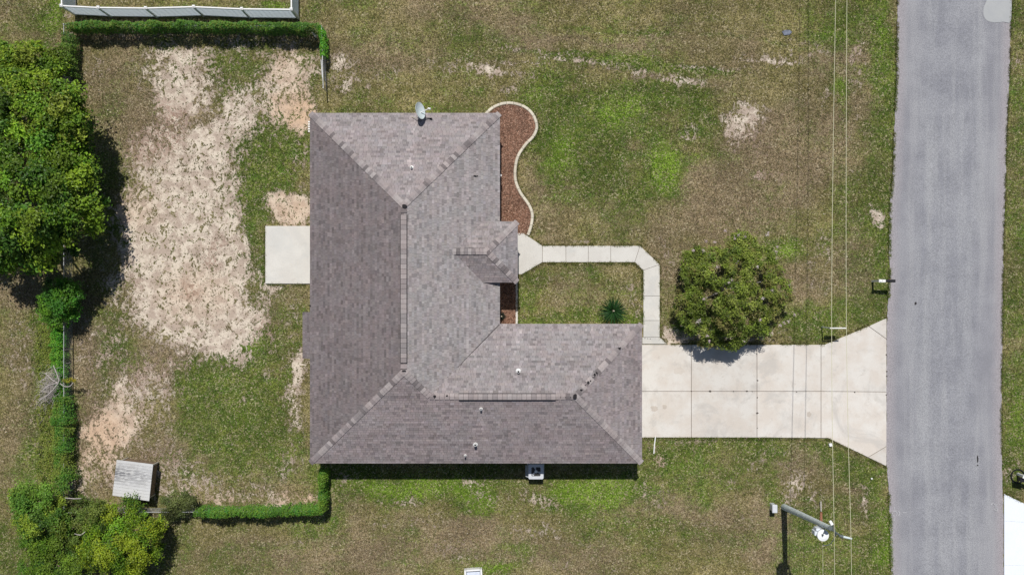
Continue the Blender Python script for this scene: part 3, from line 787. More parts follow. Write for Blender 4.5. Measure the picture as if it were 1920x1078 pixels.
slab_set('neighbour_driveway', 'bluish white concrete driveway across the road', [
    [(1882, 925), (1960, 963), (2100, 975), (2100, 990), (1882, 976)], [(1882, 976), (2100, 990), (2100, 1060), (1882, 1059)], [(1882, 1059), (2100, 1060), (2100, 1160), (1882, 1160)]], M['ndrive'], 0.06, 0.003)

# ------------------------------------------------------------------ mulch beds with concrete edging
CURB = smooth_line([(905, 222), (912, 213), (925, 202), (943, 195), (963, 194.5), (985, 202), (1000, 217), (1006.5, 238), (1000, 256), (985, 272), (971, 294), (966, 318), (967, 340), (976, 362), (992, 385), (998, 403), (996, 422), (990, 441)], 6)
bed_main = [(x, y) for x, y in CURB] + [(945, 440), (930, 440), (930, 222)]
bed_small = [(925, 500), (968, 500), (968, 620), (925, 620)]


def mulch_bed(name, label, poly, n, seed, clip=None):
    root = MB().prism([G(*p) for p in poly], -0.1, 0.015).build(name, M['soil'], None, kind='structure', label=label)
    rg = np.random.default_rng(seed)
    xs = [p[0] for p in poly]; y_ = [p[1] for p in poly]
    x = rg.uniform(min(xs), max(xs), n); y = rg.uniform(min(y_), max(y_), n)
    ok = inpoly(x, y, poly) & (polydist(x, y, poly) > 1.0)
    if clip: ok &= ~((y > clip + rg.normal(0, 8, n)) & (rg.random(n) < 0.75) & (x < 975))
    x, y = x[ok], y[ok]; n = len(x)
    X = (x - 960) / PPM; Y = (539 - y) / PPM
    L = rg.uniform(.025, .075, n); w = rg.uniform(.010, .026, n); a = rg.uniform(0, math.pi, n); tz = rg.normal(0, .25, n)
    z = rg.uniform(.02, .05, n)
    ca, sa = np.cos(a), np.sin(a)
    V = np.zeros((n, 4, 3))
    for k, (u, v) in enumerate(((-1, -1), (1, -1), (1, 1), (-1, 1))):
        V[:, k, 0] = X + u * L * ca - v * w * sa; V[:, k, 1] = Y + u * L * sa + v * w * ca; V[:, k, 2] = z + u * L * tz + v * w * rg.normal(0, .4, n)
    base = np.array([(.20, .105, .068), (.27, .15, .105), (.14, .078, .052), (.34, .21, .15)])[rg.integers(0, 4, n)]
    base = base * rg.uniform(.6, 1.35, (n, 1)) * (.7 + .6 * fbm(X * 1.6, Y * 1.6, 7, 3))[:, None]
    np_mesh('mulch', V, 4, M['mulch'], np.repeat(base, 4, 0), root, kind='stuff', label='reddish brown bark mulch chips')
    return root


mulch_bed('mulch_bed', 'curving bed of reddish bark mulch inside the white edging', bed_main, 26000, 5, clip=385)
mulch_bed('mulch_bed', 'small mulch bed in the corner beside the porch', bed_small, 6000, 6)

edging = empty('garden_edging', (*G(1003, 240), 0), label='curving pale concrete edging around the front mulch bed', cat='edging')
seg = 6
pts = [Vector((*G(*p), 0)) for p in CURB]
for i in range(0, len(pts) - 1, seg // 2 + 1):
    part = pts[i:i + seg // 2 + 2]
    if len(part) < 2: continue
    part = [part[0] + (part[1] - part[0]).normalized() * 0.008] + part[1:-1] + [part[-1] - (part[-1] - part[-2]).normalized() * 0.008]
    mb = MB(); prof = [(-.085, -.08), (-.085, .06), (-.055, .095), (.055, .095), (.085, .06), (.085, -.08)]
    vs = []; fs = []; m = len(prof)
    for j, p in enumerate(part):
        d = (part[min(j + 1, len(part) - 1)] - part[max(j - 1, 0)]).normalized(); n = Vector((-d.y, d.x, 0))
        for (u, z) in prof: vs.append(p + n * u + Vector((0, 0, z)))
        if j:
            for k in range(m):
                q = (k + 1) % m
                fs.append(((j - 1) * m + k, j * m + k, j * m + q, (j - 1) * m + q))
    fs += [tuple(range(m)), tuple((len(part) - 1) * m + k for k in range(m - 1, -1, -1))]
    mb.add(vs, fs).build('edging_block', M['curb'], edging)

# ------------------------------------------------------------------ the house
ZE = 2.5
def E(px, py, z=ZE):
    p = P(px, py, z); return (p[0], p[1])
xW, yN = E(582, 213); xE1, yI = E(936.5, 608); xE2, yS = E(1203, 867.5)
ZR = 4.70; ZW = 4.125
aN = P(757, 385, ZR); aS = P(757, 697, ZR)
rx = (aN[0] + aS[0]) / 2; aN = (rx, aN[1], ZR); aS = (rx, aS[1], ZR)
aW = P(1079, 743, ZW); ry = aW[1]
vx = xE1 - (xE1 - rx) * (ZW - ZE) / (ZR - ZE)
aV = (vx, ry, ZW)
house = empty('house', ((xW + xE2) / 2, (yN + yS) / 2, 0), label='L-shaped single-storey house with brown-grey shingle hip roof', cat='house')
zz = ZE
ROOF = {   # corners anticlockwise seen from above; eave edge first
    'west': [(xW, yN, zz), (xW, yS, zz), aS, aN],
    'north': [(xE1, yN, zz), (xW, yN, zz), aN],
    'east': [(xE1, yI, zz), (xE1, yN, zz), aN, aS, aV],
    'wing_north': [(xE2, yI, zz), (xE1, yI, zz), aV, aW],
    'wing_east': [(xE2, yS, zz), (xE2, yI, zz), aW],
    'south': [(xW, yS, zz), (xE2, yS, zz), aW, aV, aS],
}
# shingle colours set slope by slope (the west slope and the bay are darkest)
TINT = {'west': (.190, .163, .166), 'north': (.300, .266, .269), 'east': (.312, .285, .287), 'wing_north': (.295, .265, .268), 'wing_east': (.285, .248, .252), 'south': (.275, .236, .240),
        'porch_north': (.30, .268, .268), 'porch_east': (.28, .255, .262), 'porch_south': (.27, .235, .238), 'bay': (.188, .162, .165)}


def roof_plane(name, corners, parent, tint, rg, streaks=()):
    c = [Vector(p) for p in corners]
    root = MB().add([tuple(p - Vector((0, 0, .035))) for p in c] + [tuple(p - Vector((0, 0, .16))) for p in c],
                    [tuple(range(len(c))), tuple(range(2 * len(c) - 1, len(c) - 1, -1))] +
                    [(i, len(c) + i, len(c) + (i + 1) % len(c), (i + 1) % len(c)) for i in range(len(c))]).build('roof', M['underlay'], parent)
    u = (c[1] - c[0]); Lu = u.length; u.normalize()
    nrm = (c[1] - c[0]).cross(c[2] - c[0]).normalized()
    if nrm.z < 0: nrm = -nrm
    v = nrm.cross(u)
    if (c[2] - c[0]).dot(v) < 0: v = -v
    uv = [((p - c[0]).dot(u), (p - c[0]).dot(v)) for p in c]
    top = max(q[1] for q in uv)

    def span(t):
        xs = []
        n = len(uv)
        for i in range(n):
            (x0, y0), (x1, y1) = uv[i], uv[(i + 1) % n]
            if abs(y1 - y0) < 1e-6:
                if abs(t - y0) < 1e-3: xs += [x0, x1]
            elif min(y0, y1) - 1e-6 <= t <= max(y0, y1) + 1e-6: xs.append(x0 + (t - y0) / (y1 - y0) * (x1 - x0))
        return (min(xs), max(xs)) if xs else None

    V = []; F = []; Cc = []
    ex = 0.143
    j = 0
    t0 = -0.02
    base = np.array(tint)
    while t0 < top - 0.02:
        t1 = min(t0 + ex + 0.012, top)
        a = span(max(t0, 0.001)); b = span(max(min(t1, top - 0.001), 0.001))
        if a and b:
            x = a[0] - rg.uniform(0, .33) if a[0] < 1e9 else 0
            x = min(a[0], b[0]) - rg.uniform(0, .3)
            crs = rg.normal(0, .04)
            while x < max(a[1], b[1]):
                w = rg.uniform(.13, .30)
                xa, xb = x + .004, x + w - .004
                A0, A1 = np.clip([xa, xb], a[0], a[1]); B0, B1 = np.clip([xa, xb], b[0], b[1])
                if A1 - A0 > .01 or B1 - B0 > .01:
                    th = .012 + rg.uniform(0, .010)
                    pa0 = c[0] + u * A0 + v * t0; pa1 = c[0] + u * A1 + v * t0
                    pb0 = c[0] + u * B0 + v * t1; pb1 = c[0] + u * B1 + v * t1
                    k = len(V)
                    for p, h in ((pa0, .001), (pa1, .001), (pa0, th), (pa1, th), (pb1, .004), (pb0, .004)):
                        q = p + nrm * h; V.append((q.x, q.y, q.z))
                    F += [(k, k + 1, k + 3, k + 2), (k + 2, k + 3, k + 4, k + 5)]
                    s = 1 + crs + rg.normal(0, .07)
                    r_ = rg.random()
                    if r_ < .14: s *= .76
                    elif r_ > .90: s *= 1.12
                    hue = np.array((1 + rg.normal(0, .012), 1, 1 + rg.normal(0, .015)))
                    mid = (pa0 + pa1) / 2
                    for (sx0, sy0, sx1, wd) in streaks:      # washed-clean streaks above the pipes
                        if abs(mid.x - sx0) < wd and min(sy0, sx1) < mid.y < max(sy0, sx1): s *= 1.14
                    Cc += [base * s * hue] * 6
                x += w
        t0 += ex
        j += 1
    V = np.array(V); F = np.array(F); Cc = np.clip(np.array(Cc), .02, .9)
    np_mesh('shingle', V, 4, M['shingle'], Cc, root, faces=F, kind='stuff')
    return root


rg = np.random.default_rng(3)
st_n = [(P(772, 290, 3.3)[0], P(772, 315, 3.4)[1], P(772, 215, 2.6)[1], .2)]
st_w = [(P(972, 650, 3)[0], P(972, 692, 3.5)[1], P(972, 612, 2.6)[1], .2)]
st_s = [(P(902, 800, 3)[0], P(902, 768, 3.6)[1], P(902, 828, 2.9)[1], .2), (P(892, 850, 3)[0], P(892, 834, 3)[1], P(892, 866, 2.5)[1], .12)]
STREAK = {'north': st_n, 'wing_north': st_w, 'south': st_s}
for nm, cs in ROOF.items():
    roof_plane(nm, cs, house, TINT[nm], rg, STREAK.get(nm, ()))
vc = Vector((xE1, yI, ZE)); vv = Vector(aV) - vc; vn = Vector((-vv.y, vv.x, 0)).normalized()
for (t0_, t1_, w_) in ((0.0, .35, .022), (.35, .6, .012)):
    a_, b_ = vc + vv * t0_, vc + vv * t1_
    MB().add([tuple(p + Vector((0, 0, .026))) for p in (a_ - vn * w_, a_ + vn * w_, b_ + vn * w_, b_ - vn * w_)], [(0, 1, 2, 3)]).build('valley_flashing', M['underlay'], house)
# bay roof on the west side
slopeW = (ZR - ZE) / (rx - xW)
bx = P(568, 620, 2.33)[0]; by0 = P(568, 585, 2.33)[1]; by1 = P(568, 672, 2.33)[1]
zb = ZE - (xW - bx) * slopeW
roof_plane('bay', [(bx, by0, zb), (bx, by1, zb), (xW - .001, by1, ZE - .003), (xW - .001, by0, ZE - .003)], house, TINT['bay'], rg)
# porch roof
ZP = 2.9
px1, pyT = E(970, 416, ZP); _, pyB = E(970, 529, ZP)
hp = (pyT - pyB) / 2; sp = .42; ZPR = ZP + hp * sp
apx = px1 - hp; apy = (pyT + pyB) / 2
slopeE = (ZR - ZE) / (xE1 - rx)
def on_east(z): return xE1 - (z - ZE) / slopeE
A = (apx, apy, ZPR); Bk = (on_east(ZPR), apy, ZPR); TL = (on_east(ZP), pyT, ZP); BL = (on_east(ZP), pyB, ZP)
roof_plane('porch_north', [(px1, pyT, ZP), TL, Bk, A], house, TINT['porch_north'], rg)
roof_plane('porch_east', [(px1, pyB, ZP), (px1, pyT, ZP), A], house, TINT['porch_east'], rg)
roof_plane('porch_south', [BL, (px1, pyB, ZP), A, Bk], house, TINT['porch_south'], rg)
# porch: fascia band, two columns, soffit
mb = MB()
mb.box((px1 - .012 - .02, (pyT + pyB) / 2, ZP - .13), (.04, pyT - pyB - .03, .22))
mb.box(((on_east(ZP) + px1) / 2 + .0, pyB + .03, ZP - .13), (px1 - on_east(ZP) - .12, .04, .22))
mb.box(((on_east(ZP) + px1) / 2 + .0, pyT - .03, ZP - .13), (px1 - on_east(ZP) - .12, .04, .22))
mb.build('fascia', M['fascia'], house)
for y in (pyT - .45, pyB + .45):
    MB().box((px1 - .5, y, 1.36), (.3, .3, 2.6)).box((px1 - .5, y, .12), (.38, .38, .16)).build('column', M['wall'], house)

# fascia boards round the eaves (they stand a hair inside the shingle edge)
def fascia(a, b, z, off=.012):
    ax, ay = a; bx_, by_ = b
    d = Vector((bx_ - ax, by_ - ay)); L = d.length; d.normalize(); n = Vector((d.y, -d.x))
    cx = (ax + bx_) / 2 - n.x * off; cy = (ay + by_) / 2 - n.y * off
    MB().box((cx, cy, z - .09), (L - .02, .03, .17), math.atan2(d.y, d.x)).build('fascia', M['fascia'], house)


ring = [(xW, yS), (xE2, yS), (xE2, yI), (xE1, yI), (xE1, yN), (xW, yN)]
for i in range(6): fascia(ring[i], ring[(i + 1) % 6], ZE, -.006)

# walls stand 0.5 m inside the eaves
o = .5
wr = [(xW + o, yS + o), (xE2 - o, yS + o), (xE2 - o, yI - o), (xE1 - o, yI - o), (xE1 - o, yN - o), (xW + o, yN - o)]
for i in range(6):
    (x0, y0), (x1, y1) = wr[i], wr[(i + 1) % 6]
    L = math.hypot(x1 - x0, y1 - y0); ang = math.atan2(y1 - y0, x1 - x0)
    ex_ = 0.0
    MB().box(((x0 + x1) / 2, (y0 + y1) / 2, 1.22), (L + (.2 if i % 2 == 0 else -.2), .2, 2.55), ang).build('wall', M['wall'], house)
# bay, soffit
MB().box(((bx + .35 + xW + o) / 2, (by0 + by1) / 2, 1.1), (xW + o - bx - .45, by0 - by1 - .5, 2.2)).build('wall', M['wall'], house, label='shallow bay wall on the patio side')
mb = MB()
mb.prism([(xW + .02, yS + .02), (xE1 - .02, yS + .02), (xE1 - .02, yN - .02), (xW + .02, yN - .02)], 2.30, 2.33)
mb.prism([(xE1 - .02, yS + .02), (xE2 - .02, yS + .02), (xE2 - .02, yI - .02), (xE1 - .02, yI - .02)], 2.30, 2.33)
mb.build('soffit', M['fascia'], house)
# garage door on the driveway end, front door, windows
gd = MB().box((xE2 - o + .115, (yI + yS) / 2, 1.1), (.05, 4.9, 2.1)).build('garage_door', M['white'], house)
for k in range(4):
    MB().box((xE2 - o + .15, (yI + yS) / 2, .33 + k * .52), (.03, 4.8, .46)).build('panel', M['white'], gd)
dr = MB().box((xE1 - o + .12, apy, 1.08), (.06, .95, 2.05)).build('front_door', simple('door_paint', (.25, .05, .04), .5), house)
MB().ball((xE1 - o + .18, apy + .38, 1.05), .035).build('handle', M['steel'], dr)
def window(x, y, nx_, ny_, w=1.2, h=1.1):
    ang = math.atan2(ny_, nx_) + math.pi / 2
    f = MB().box((x + nx_ * .12, y + ny_ * .12, 1.5), (w + .14, .06, h + .14), ang).build('window', M['white'], house)
    for s in (-1, 1):
        tx, ty = -ny_ * s * w / 4, nx_ * s * w / 4
        MB().box((x + nx_ * .155 + tx, y + ny_ * .155 + ty, 1.5), (w / 2 - .04, .02, h - .04), ang).build('pane', M['glass'], f)
for y in (7.4, 5.2): window(xE1 - o, y, 1, 0)
for x in (-9, -5.5, -.5, 3.2): window(x, yS + o, 0, -1)
for x in (-8.6, -3.5): window(x, yN - o, 0, 1)
for y in (7, -7): window(xW + o, y, -1, 0)
window(2.8, yI - o, 0, 1)
sd = MB().box((xW + o - .12, 1.95, 1.08), (.06, 1.9, 2.05)).build('sliding_door', M['glass'], house)
MB().box((xW + o - .17, 1.95, 1.08), (.03, .06, 2.05)).build('frame', M['white'], sd)


# hip and ridge caps: one folded shingle each, sharing a few meshes
def cap_mesh(name, w, L, drop, tint):
    drop -= .022
    vs = [(-L / 2, -w / 2, -drop + .034), (-L / 2, 0, .038), (-L / 2, w / 2, -drop + .034), (L / 2, -w / 2, -drop + .008), (L / 2, 0, .014), (L / 2, w / 2, -drop + .008),
          (-L / 2, -w / 2, -drop - .01), (-L / 2, w / 2, -drop - .01), (L / 2, -w / 2, -drop - .02), (L / 2, w / 2, -drop - .02)]
    me = bpy.data.meshes.new(name)
    me.from_pydata(vs, [], [(0, 3, 4, 1), (1, 4, 5, 2), (0, 1, 2, 7, 6), (6, 8, 3, 0), (2, 5, 9, 7)])
    a = me.attributes.new('tint', 'FLOAT_COLOR', 'POINT')
    for i in range(len(vs)): a.data[i].color = (*tint, 1)
    me.materials.append(M['shingle'])
    return me


CT = [(.33, .29, .285), (.24, .21, .212), (.37, .33, .325), (.17, .148, .15), (.31, .27, .27)]
hipc = [cap_mesh('ridge_cap', .34, .20, .045, t) for t in CT]
ridc = [cap_mesh('ridge_cap', .34, .24, .06, t) for t in CT]
skip_spots = []
def caps(a, b, meshes, step, skip=()):
    a = Vector(a); b = Vector(b); d = b - a; L = d.length; d.normalize()
    n = int(L / step)
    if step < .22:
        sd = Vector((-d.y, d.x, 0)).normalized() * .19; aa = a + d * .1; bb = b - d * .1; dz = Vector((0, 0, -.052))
        MB().add([tuple(aa + sd + dz), tuple(aa + Vector((0, 0, .012))), tuple(aa - sd + dz), tuple(bb + sd + dz), tuple(bb + Vector((0, 0, .012))), tuple(bb - sd + dz)], [(0, 3, 4, 1), (1, 4, 5, 2)]).build('hip_shadow_strip', M['underlay'], house)  # dark strip wider than the caps, imitating the shadow lines along their edges
    for i in range(n):
        t = (i + .5) * step * (L / (n * step))
        if any(abs(t / L - s_) < .5 * step / L for s_ in skip): continue
        p = a + d * t
        o_ = bpy.data.objects.new('ridge_cap', meshes[int(rg.integers(0, len(meshes)))])
        COL.objects.link(o_); o_.parent = house; o_.matrix_parent_inverse = house_inv
        # cap's downhill end is the start of the run
        x = d; y = Vector((0, 0, 1)).cross(x).normalized(); z = x.cross(y)
        o_.matrix_basis = __import__('mathutils').Matrix(((x.x, y.x, z.x, p.x), (x.y, y.y, z.y, p.y), (x.z, y.z, z.z, p.z + .006), (0, 0, 0, 1))) @ __import__('mathutils').Matrix.Rotation(rg.normal(0, .02), 4, 'Z')


house_inv = house.matrix_basis.inverted()
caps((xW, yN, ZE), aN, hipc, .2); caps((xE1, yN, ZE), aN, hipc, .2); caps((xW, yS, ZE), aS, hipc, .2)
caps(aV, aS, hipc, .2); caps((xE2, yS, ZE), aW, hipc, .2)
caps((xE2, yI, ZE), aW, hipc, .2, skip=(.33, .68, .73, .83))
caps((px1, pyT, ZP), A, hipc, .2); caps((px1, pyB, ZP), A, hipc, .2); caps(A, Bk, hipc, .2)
caps(aV, P(862, 743, ZW), ridc, .24); caps(P(1042, 743, ZW), aW, ridc, .24)


def ridge_vent(a, b, name='ridge_vent'):
    a = Vector(a); b = Vector(b); d = (b - a); L = d.length; d.normalize(); n = Vector((-d.y, d.x, 0))
    ang = math.atan2(d.y, d.x); c = (a + b) / 2
    root = MB().box((c.x, c.y, c.z + .015), (L, .375, .085), ang).build(name, M['boot'], house)
    k = int(L / .26)
    for i in range(k):
        p = a + d * (L * (i + .5) / k)
        t = CT[int(rg.integers(0, 3))]
        me = VC[int(rg.integers(0, 3))]
        o_ = bpy.data.objects.new('vent_cap', me); COL.objects.link(o_)
        o_.parent = root; o_.matrix_parent_inverse = __import__('mathutils').Matrix()
        o_.location = (p.x, p.y, p.z + .05); o_.rotation_euler = (0, 0, ang)


VC = []
for t in ((.32, .28, .275), (.27, .24, .24), (.35, .31, .305)):
    vs = []
    L = .25
    prof = [(-.158, .0), (-.158, .022), (0, .05), (.158, .022), (.158, 0)]
    for x in (-L / 2, L / 2):
        for (y, z) in prof: vs.append((x, y, z + (.008 if x < 0 else 0)))
    me = bpy.data.meshes.new('vent_cap')
    me.from_pydata(vs, [], [(i, i + 5, i + 6, i + 1) for i in range(4)] + [(0, 1, 2, 3, 4), (9, 8, 7, 6, 5)])
    a_ = me.attributes.new('tint', 'FLOAT_COLOR', 'POINT')
    for i in range(10): a_.data[i].color = (*t, 1)
    me.materials.append(M['shingle'])
    VC.append(me)
ridge_vent(P(757, 403, ZR), P(757, 680, ZR)); ridge_vent(P(860, 743.5, ZW), P(1042, 743.5, ZW))
# short plain ridge ends
for (ya, yb) in ((388, 402), (681, 693)):
    a = P(757, ya, ZR); b = P(757, yb, ZR)
    caps((rx, b[1], ZR), (rx, a[1], ZR), ridc, .24)

# dark missing-cap spots where the underlay shows
def roof_z(x, y):
    best = -1
    for cs in list(ROOF.values()):
        if inpoly(np.array([x]), np.array([y]), [(c[0], c[1]) for c in cs])[0]:
            a, b, c = (Vector(q) for q in cs[:3]); n = (b - a).cross(c - a)
            best = max(best, a.z - (n.x * (x - a.x) + n.y * (y - a.y)) / n.z)
    return best if best > 0 else ZE


def roofpt(px, py, up=0.0):
    z = 3.5
    for _ in range(6):
        x, y, _z = P(px, py, z); z = roof_z(x, y) + up
    return P(px, py, z)


for i, (x, y, rx_, ry_) in enumerate(((758, 387, 4.5, 4), (1078.5, 743.5, 3.8, 4.8), (1103, 717, 2.4, 2.8), (1107, 714, 1.5, 1.5), (1115, 702, 2.0, 2), (1119, 699, 1.6, 1.6), (1162, 653, 2.4, 1.6), (1090, 731, 2.4, 2.0), (815, 743, 2.4, 2.6), (838, 742, 2, 1.6), (757, 695.5, 4.4, 1.2), (890.5, 330, 3, 1.3), (895, 330, 1.6, .8), (656, 566 + 6, .1, .1))):
    if rx_ < .5: continue
    p = roofpt(x, y, .07)
    pp = []
    for k in range(10):
        a = k * math.pi / 5; r = 1 + .4 * (hash2(np.array([k]), np.array([i]), 19)[0] - .5)
        pp.append((p[0] + rx_ * r * math.cos(a) * .029, p[1] + ry_ * r * math.sin(a) * .029))
    MB().prism(pp, p[2] - .05, p[2]).build('torn_spot', M['boot'], house)


# plumbing vents with lead boots
def vent_pipe(px, py, r=.055, h=.34, mat='pvc', label=None):
    p = roofpt(px, py)
    root = MB().tube([(p[0], p[1], p[2] - .05), (p[0], p[1], p[2] + h)], r, 12).build('vent_pipe', M[mat], house, smooth=True)
    if label: root['label'] = label
    MB().tube([(p[0], p[1], p[2] + h - .02), (p[0], p[1], p[2] + h + .006)], r * .75, 10).build('opening', M['boot'], root)
    MB().tube([(p[0], p[1], p[2] - .02), (p[0], p[1], p[2] + .06)], [r * 2.1, r * 1.1], 12).build('flashing', M[mat], root, smooth=True)


for (x, y, r, h) in ((772, 315, .06, .22), (902, 766, .055, .32), (891.5, 832, .075, .40), (872.5, 853, .045, .36), (972, 696, .075, .25)):
    vent_pipe(x, y, r, h)
# small white wall fittings below the eaves
MB().tube([P(938.5, 329, 1.0), P(938.5, 329, 1.25)], .07, 10).build('wall_spout', M['pvc'], house)
MB().tube([P(1229, 819, .10), P(1227, 834, .08), P(1226, 850, .07)], .035, 8).build('drain_pipe', M['pvc'], house, smooth=True)
for i in range(5):
    c_ = P(579.5, 229 + i * 4.4, 2.2)
    MB().box(c_, (.10, .075, .06)).build('soffit_clip', M['white'], house)
MB().ball(P(581.5, 573.5, 2.5), .06, 8, 5).build('cable_boot', M['boot'], house)

# ------------------------------------------------------------------ satellite dish on the roof
dc = Vector(P(788.3, 207.5, 3.35))
dish = empty('satellite_dish', (dc.x, dc.y, 2.6), label='pale oval satellite dish on tripod at the upper roof edge', cat='satellite dish')
nrm = Vector((.86, .13, .50)).normalized()
up_ = Vector((-.16, 1, .04)); up_ = (up_ - nrm * up_.dot(nrm)).normalized(); sd_ = nrm.cross(up_)
vs = []; fs = []; rings = 5; seg = 28
for side in (0, 1):
    for i in range(rings + 1):
        r = i / rings
        for k in range(seg):
            a = 2 * math.pi * k / seg
            p = dc + (up_ * math.cos(a) * .475 + sd_ * math.sin(a) * .44) * r + nrm * (.10 * r * r - .10 - side * .015)
            vs.append(p)
    off = side * (rings + 1) * seg
    for i in range(rings):
        for k in range(seg):
            j = (k + 1) % seg
            q = (off + i * seg + k, off + (i + 1) * seg + k, off + (i + 1) * seg + j, off + i * seg + j)
            fs.append(q if side == 0 else q[::-1])
l0 = rings * seg; l1 = (rings + 1) * seg + rings * seg
for k in range(seg):
    j = (k + 1) % seg
    fs.append((l0 + k, l1 + k, l1 + j, l0 + j))
MB().add(vs, fs).build('reflector', M['dish'], dish, smooth=True)
fd = Vector(P(805, 204, 3.45)); MB().tube([dc - up_ * .1 + nrm * -.08 - Vector((0, 0, .12)), fd - Vector((.05, 0, .06)), fd], .024, 8).build('feed_arm', M['white'], dish, smooth=True)
MB().tube([fd - Vector((.07, -.01, 0)), fd + Vector((.08, -.03, .04))], [.05, .06], 10).build('feed_horn', M['white'], dish, smooth=True)
back = dc - nrm * .13
rb = Vector(roofpt(786, 224)); MB().tube([rb, rb + Vector((0, 0, .45)), back], .03, 8).build('mast', M['steel'], dish, smooth=True)
MB().tube([Vector(roofpt(771, 220)), rb + Vector((0, 0, .4))], .016, 6).build('leg', M['stone'], dish)
MB().tube([Vector(roofpt(808, 222)), rb + Vector((0, 0, .4))], .018, 6).build('leg', M['boot'], dish)
MB().box(Vector(roofpt(808, 223, .02)), (.13, .10, .03)).build('foot_plate', M['boot'], dish)
MB().ball(Vector(P(785.5, 212, 3.28)), (.03, .05, .03), 8, 5).build('logo_spot', M['lid'], dish)

# ------------------------------------------------------------------ air conditioner
ZA = .85
cx, cy, _ = P(1005, 884, ZA); wA = .86
ac = empty('air_conditioner', (cx, cy, 0), label='grey air conditioner with round fan beside the lower house wall', cat='air conditioner')
def rrect(cx, cy, w, h, r, n=5):
    out = []
    for qx, qy, a0 in ((1, 1, 0), (-1, 1, 90), (-1, -1, 180), (1, -1, 270)):
        for k in range(n + 1):
            a = math.radians(a0 + 90 * k / n)
            out.append((cx + qx * (w / 2 - r) + r * math.cos(a), cy + qy * (h / 2 - r) + r * math.sin(a)))
    return out
MB().box((cx, cy, .04), (1.0, 1.0, .1)).build('pad', M['walk'], ac)
MB().prism(rrect(cx, cy, wA - .03, wA - .03, .06), .09, ZA - .13).build('cabinet', M['acgrey'], ac)
# top with a round opening: ring between the rounded square and the circle
outer = rrect(cx, cy, wA, wA, .08, 7); n = len(outer); ri = .34
inner = []
for (x, y) in outer:
    a = math.atan2(y - cy, x - cx); inner.append((cx + ri * math.cos(a), cy + ri * math.sin(a)))
vs = [(x, y, ZA) for x, y in outer] + [(x, y, ZA + .012) for x, y in inner] + [(x, y, ZA - .14) for x, y in outer] + [(x, y, ZA - .12) for x, y in inner]
fs = []
for i in range(n):
    j = (i + 1) % n
    fs += [(i, j, n + j, n + i), (2 * n + i, 2 * n + j, j, i), (n + i, n + j, 3 * n + j, 3 * n + i)]
MB().add(vs, fs).build('lid', M['acgrey'], ac)
MB().tube([(cx, cy, ZA - .135), (cx, cy, ZA - .12)], ri + .005, 24).build('fan_well', M['boot'], ac)
for k in range(3):
    a0 = math.radians(100 + 120 * k)
    vs = []
    for i in range(6):
        a = a0 + math.radians(-16 + 6 * i); z = ZA - .045 - .008 * i
        vs += [(cx + .07 * math.cos(a), cy + .07 * math.sin(a), z), (cx + .29 * math.cos(a + .1), cy + .29 * math.sin(a + .1), z), ]
    MB().add(vs, [(2 * i, 2 * i + 2, 2 * i + 3, 2 * i + 1) for i in range(5)]).build('fan_blade', M['acgrey'], ac)
MB().tube([(cx, cy, ZA - .12), (cx, cy, ZA - .02)], .085, 14).build('fan_hub', M['xtop'], ac, smooth=True)
for r in (.11, .17, .23, .29):
    MB().tube([(cx + r * math.cos(2 * math.pi * k / 24), cy + r * math.sin(2 * math.pi * k / 24), ZA + .012) for k in range(25)], .003, 4, False).build('guard_ring', M['steel'], ac)
MB().tube([P(986.5, 872, .5), P(986.5, 893, .5), P(992, 894, .5)], .03, 8).build('conduit', M['acgrey'], ac)

# ------------------------------------------------------------------ vegetation builders
def leaves(name, Pn, Nn, size, tint, mat=None, parent=None, asp=.55, fold=.12, rg=RNG, **k):
    n = len(Pn)
    Nn = Nn / np.maximum(np.linalg.norm(Nn, axis=1, keepdims=True), 1e-6)
    r = rg.normal(size=(n, 3)); t = np.cross(Nn, r); t /= np.maximum(np.linalg.norm(t, axis=1, keepdims=True), 1e-6)
    b = np.cross(Nn, t)
    s = size[:, None]
    V = np.stack([Pn - t * s * .5, Pn + b * s * asp * .5 + Nn * s * fold, Pn + t * s * .5, Pn - b * s * asp * .5 + Nn * s * fold], 1)
    return np_mesh(name, V, 4, mat or M['leaf'], np.repeat(np.clip(tint, .003, .9), 4, 0), parent, kind='stuff', **k)


def cloud(centres, radii, per, size, pal, rg, flat=.75, up=.5, clump_var=.22, leaf_var=.22, shell=.4):
    """leaf positions, normals, sizes and colours on a set of clumps"""
    Ps = []; Ns = []; Ss = []; Ts = []
    pal = np.array(pal)
    for c, r in zip(centres, radii):
        m = int(per * (r / np.mean(radii)) ** 2)
        d = rg.normal(size=(m, 3)); d /= np.linalg.norm(d, axis=1, keepdims=True)
        d[:, 2] = np.where(d[:, 2] < -.25, -d[:, 2], d[:, 2])
        lump = 1 + .42 * np.sin(d[:, 0] * 4 + c[0] * 7) * np.cos(d[:, 1] * 4 + c[1] * 7) + .18 * np.sin(d[:, 0] * 11 + d[:, 1] * 9 + c[0])
        q = d * (r * (shell + (1 - shell + .26) * rg.random((m, 1)) ** 1.2)) * lump[:, None]
        q[:, 2] *= flat
        Ps.append(np.array(c) + q)
        nn = d * .7 + rg.normal(size=(m, 3)) * .45; nn[:, 2] += up
        Ns.append(nn)
        Ss.append(size * rg.uniform(.65, 1.35, m))
        k = rg.integers(0, len(pal)); k2 = rg.integers(0, len(pal), m)
        mixk = rg.random((m, 1)) * .5
        col = (pal[k] * (1 - mixk) + pal[k2] * mixk) * max(.4, 1 + rg.normal(0, clump_var)) * (1 + rg.normal(0, leaf_var, (m, 1)))
        Ts.append(col)
    return np.concatenate(Ps), np.concatenate(Ns), np.concatenate(Ss), np.concatenate(Ts)


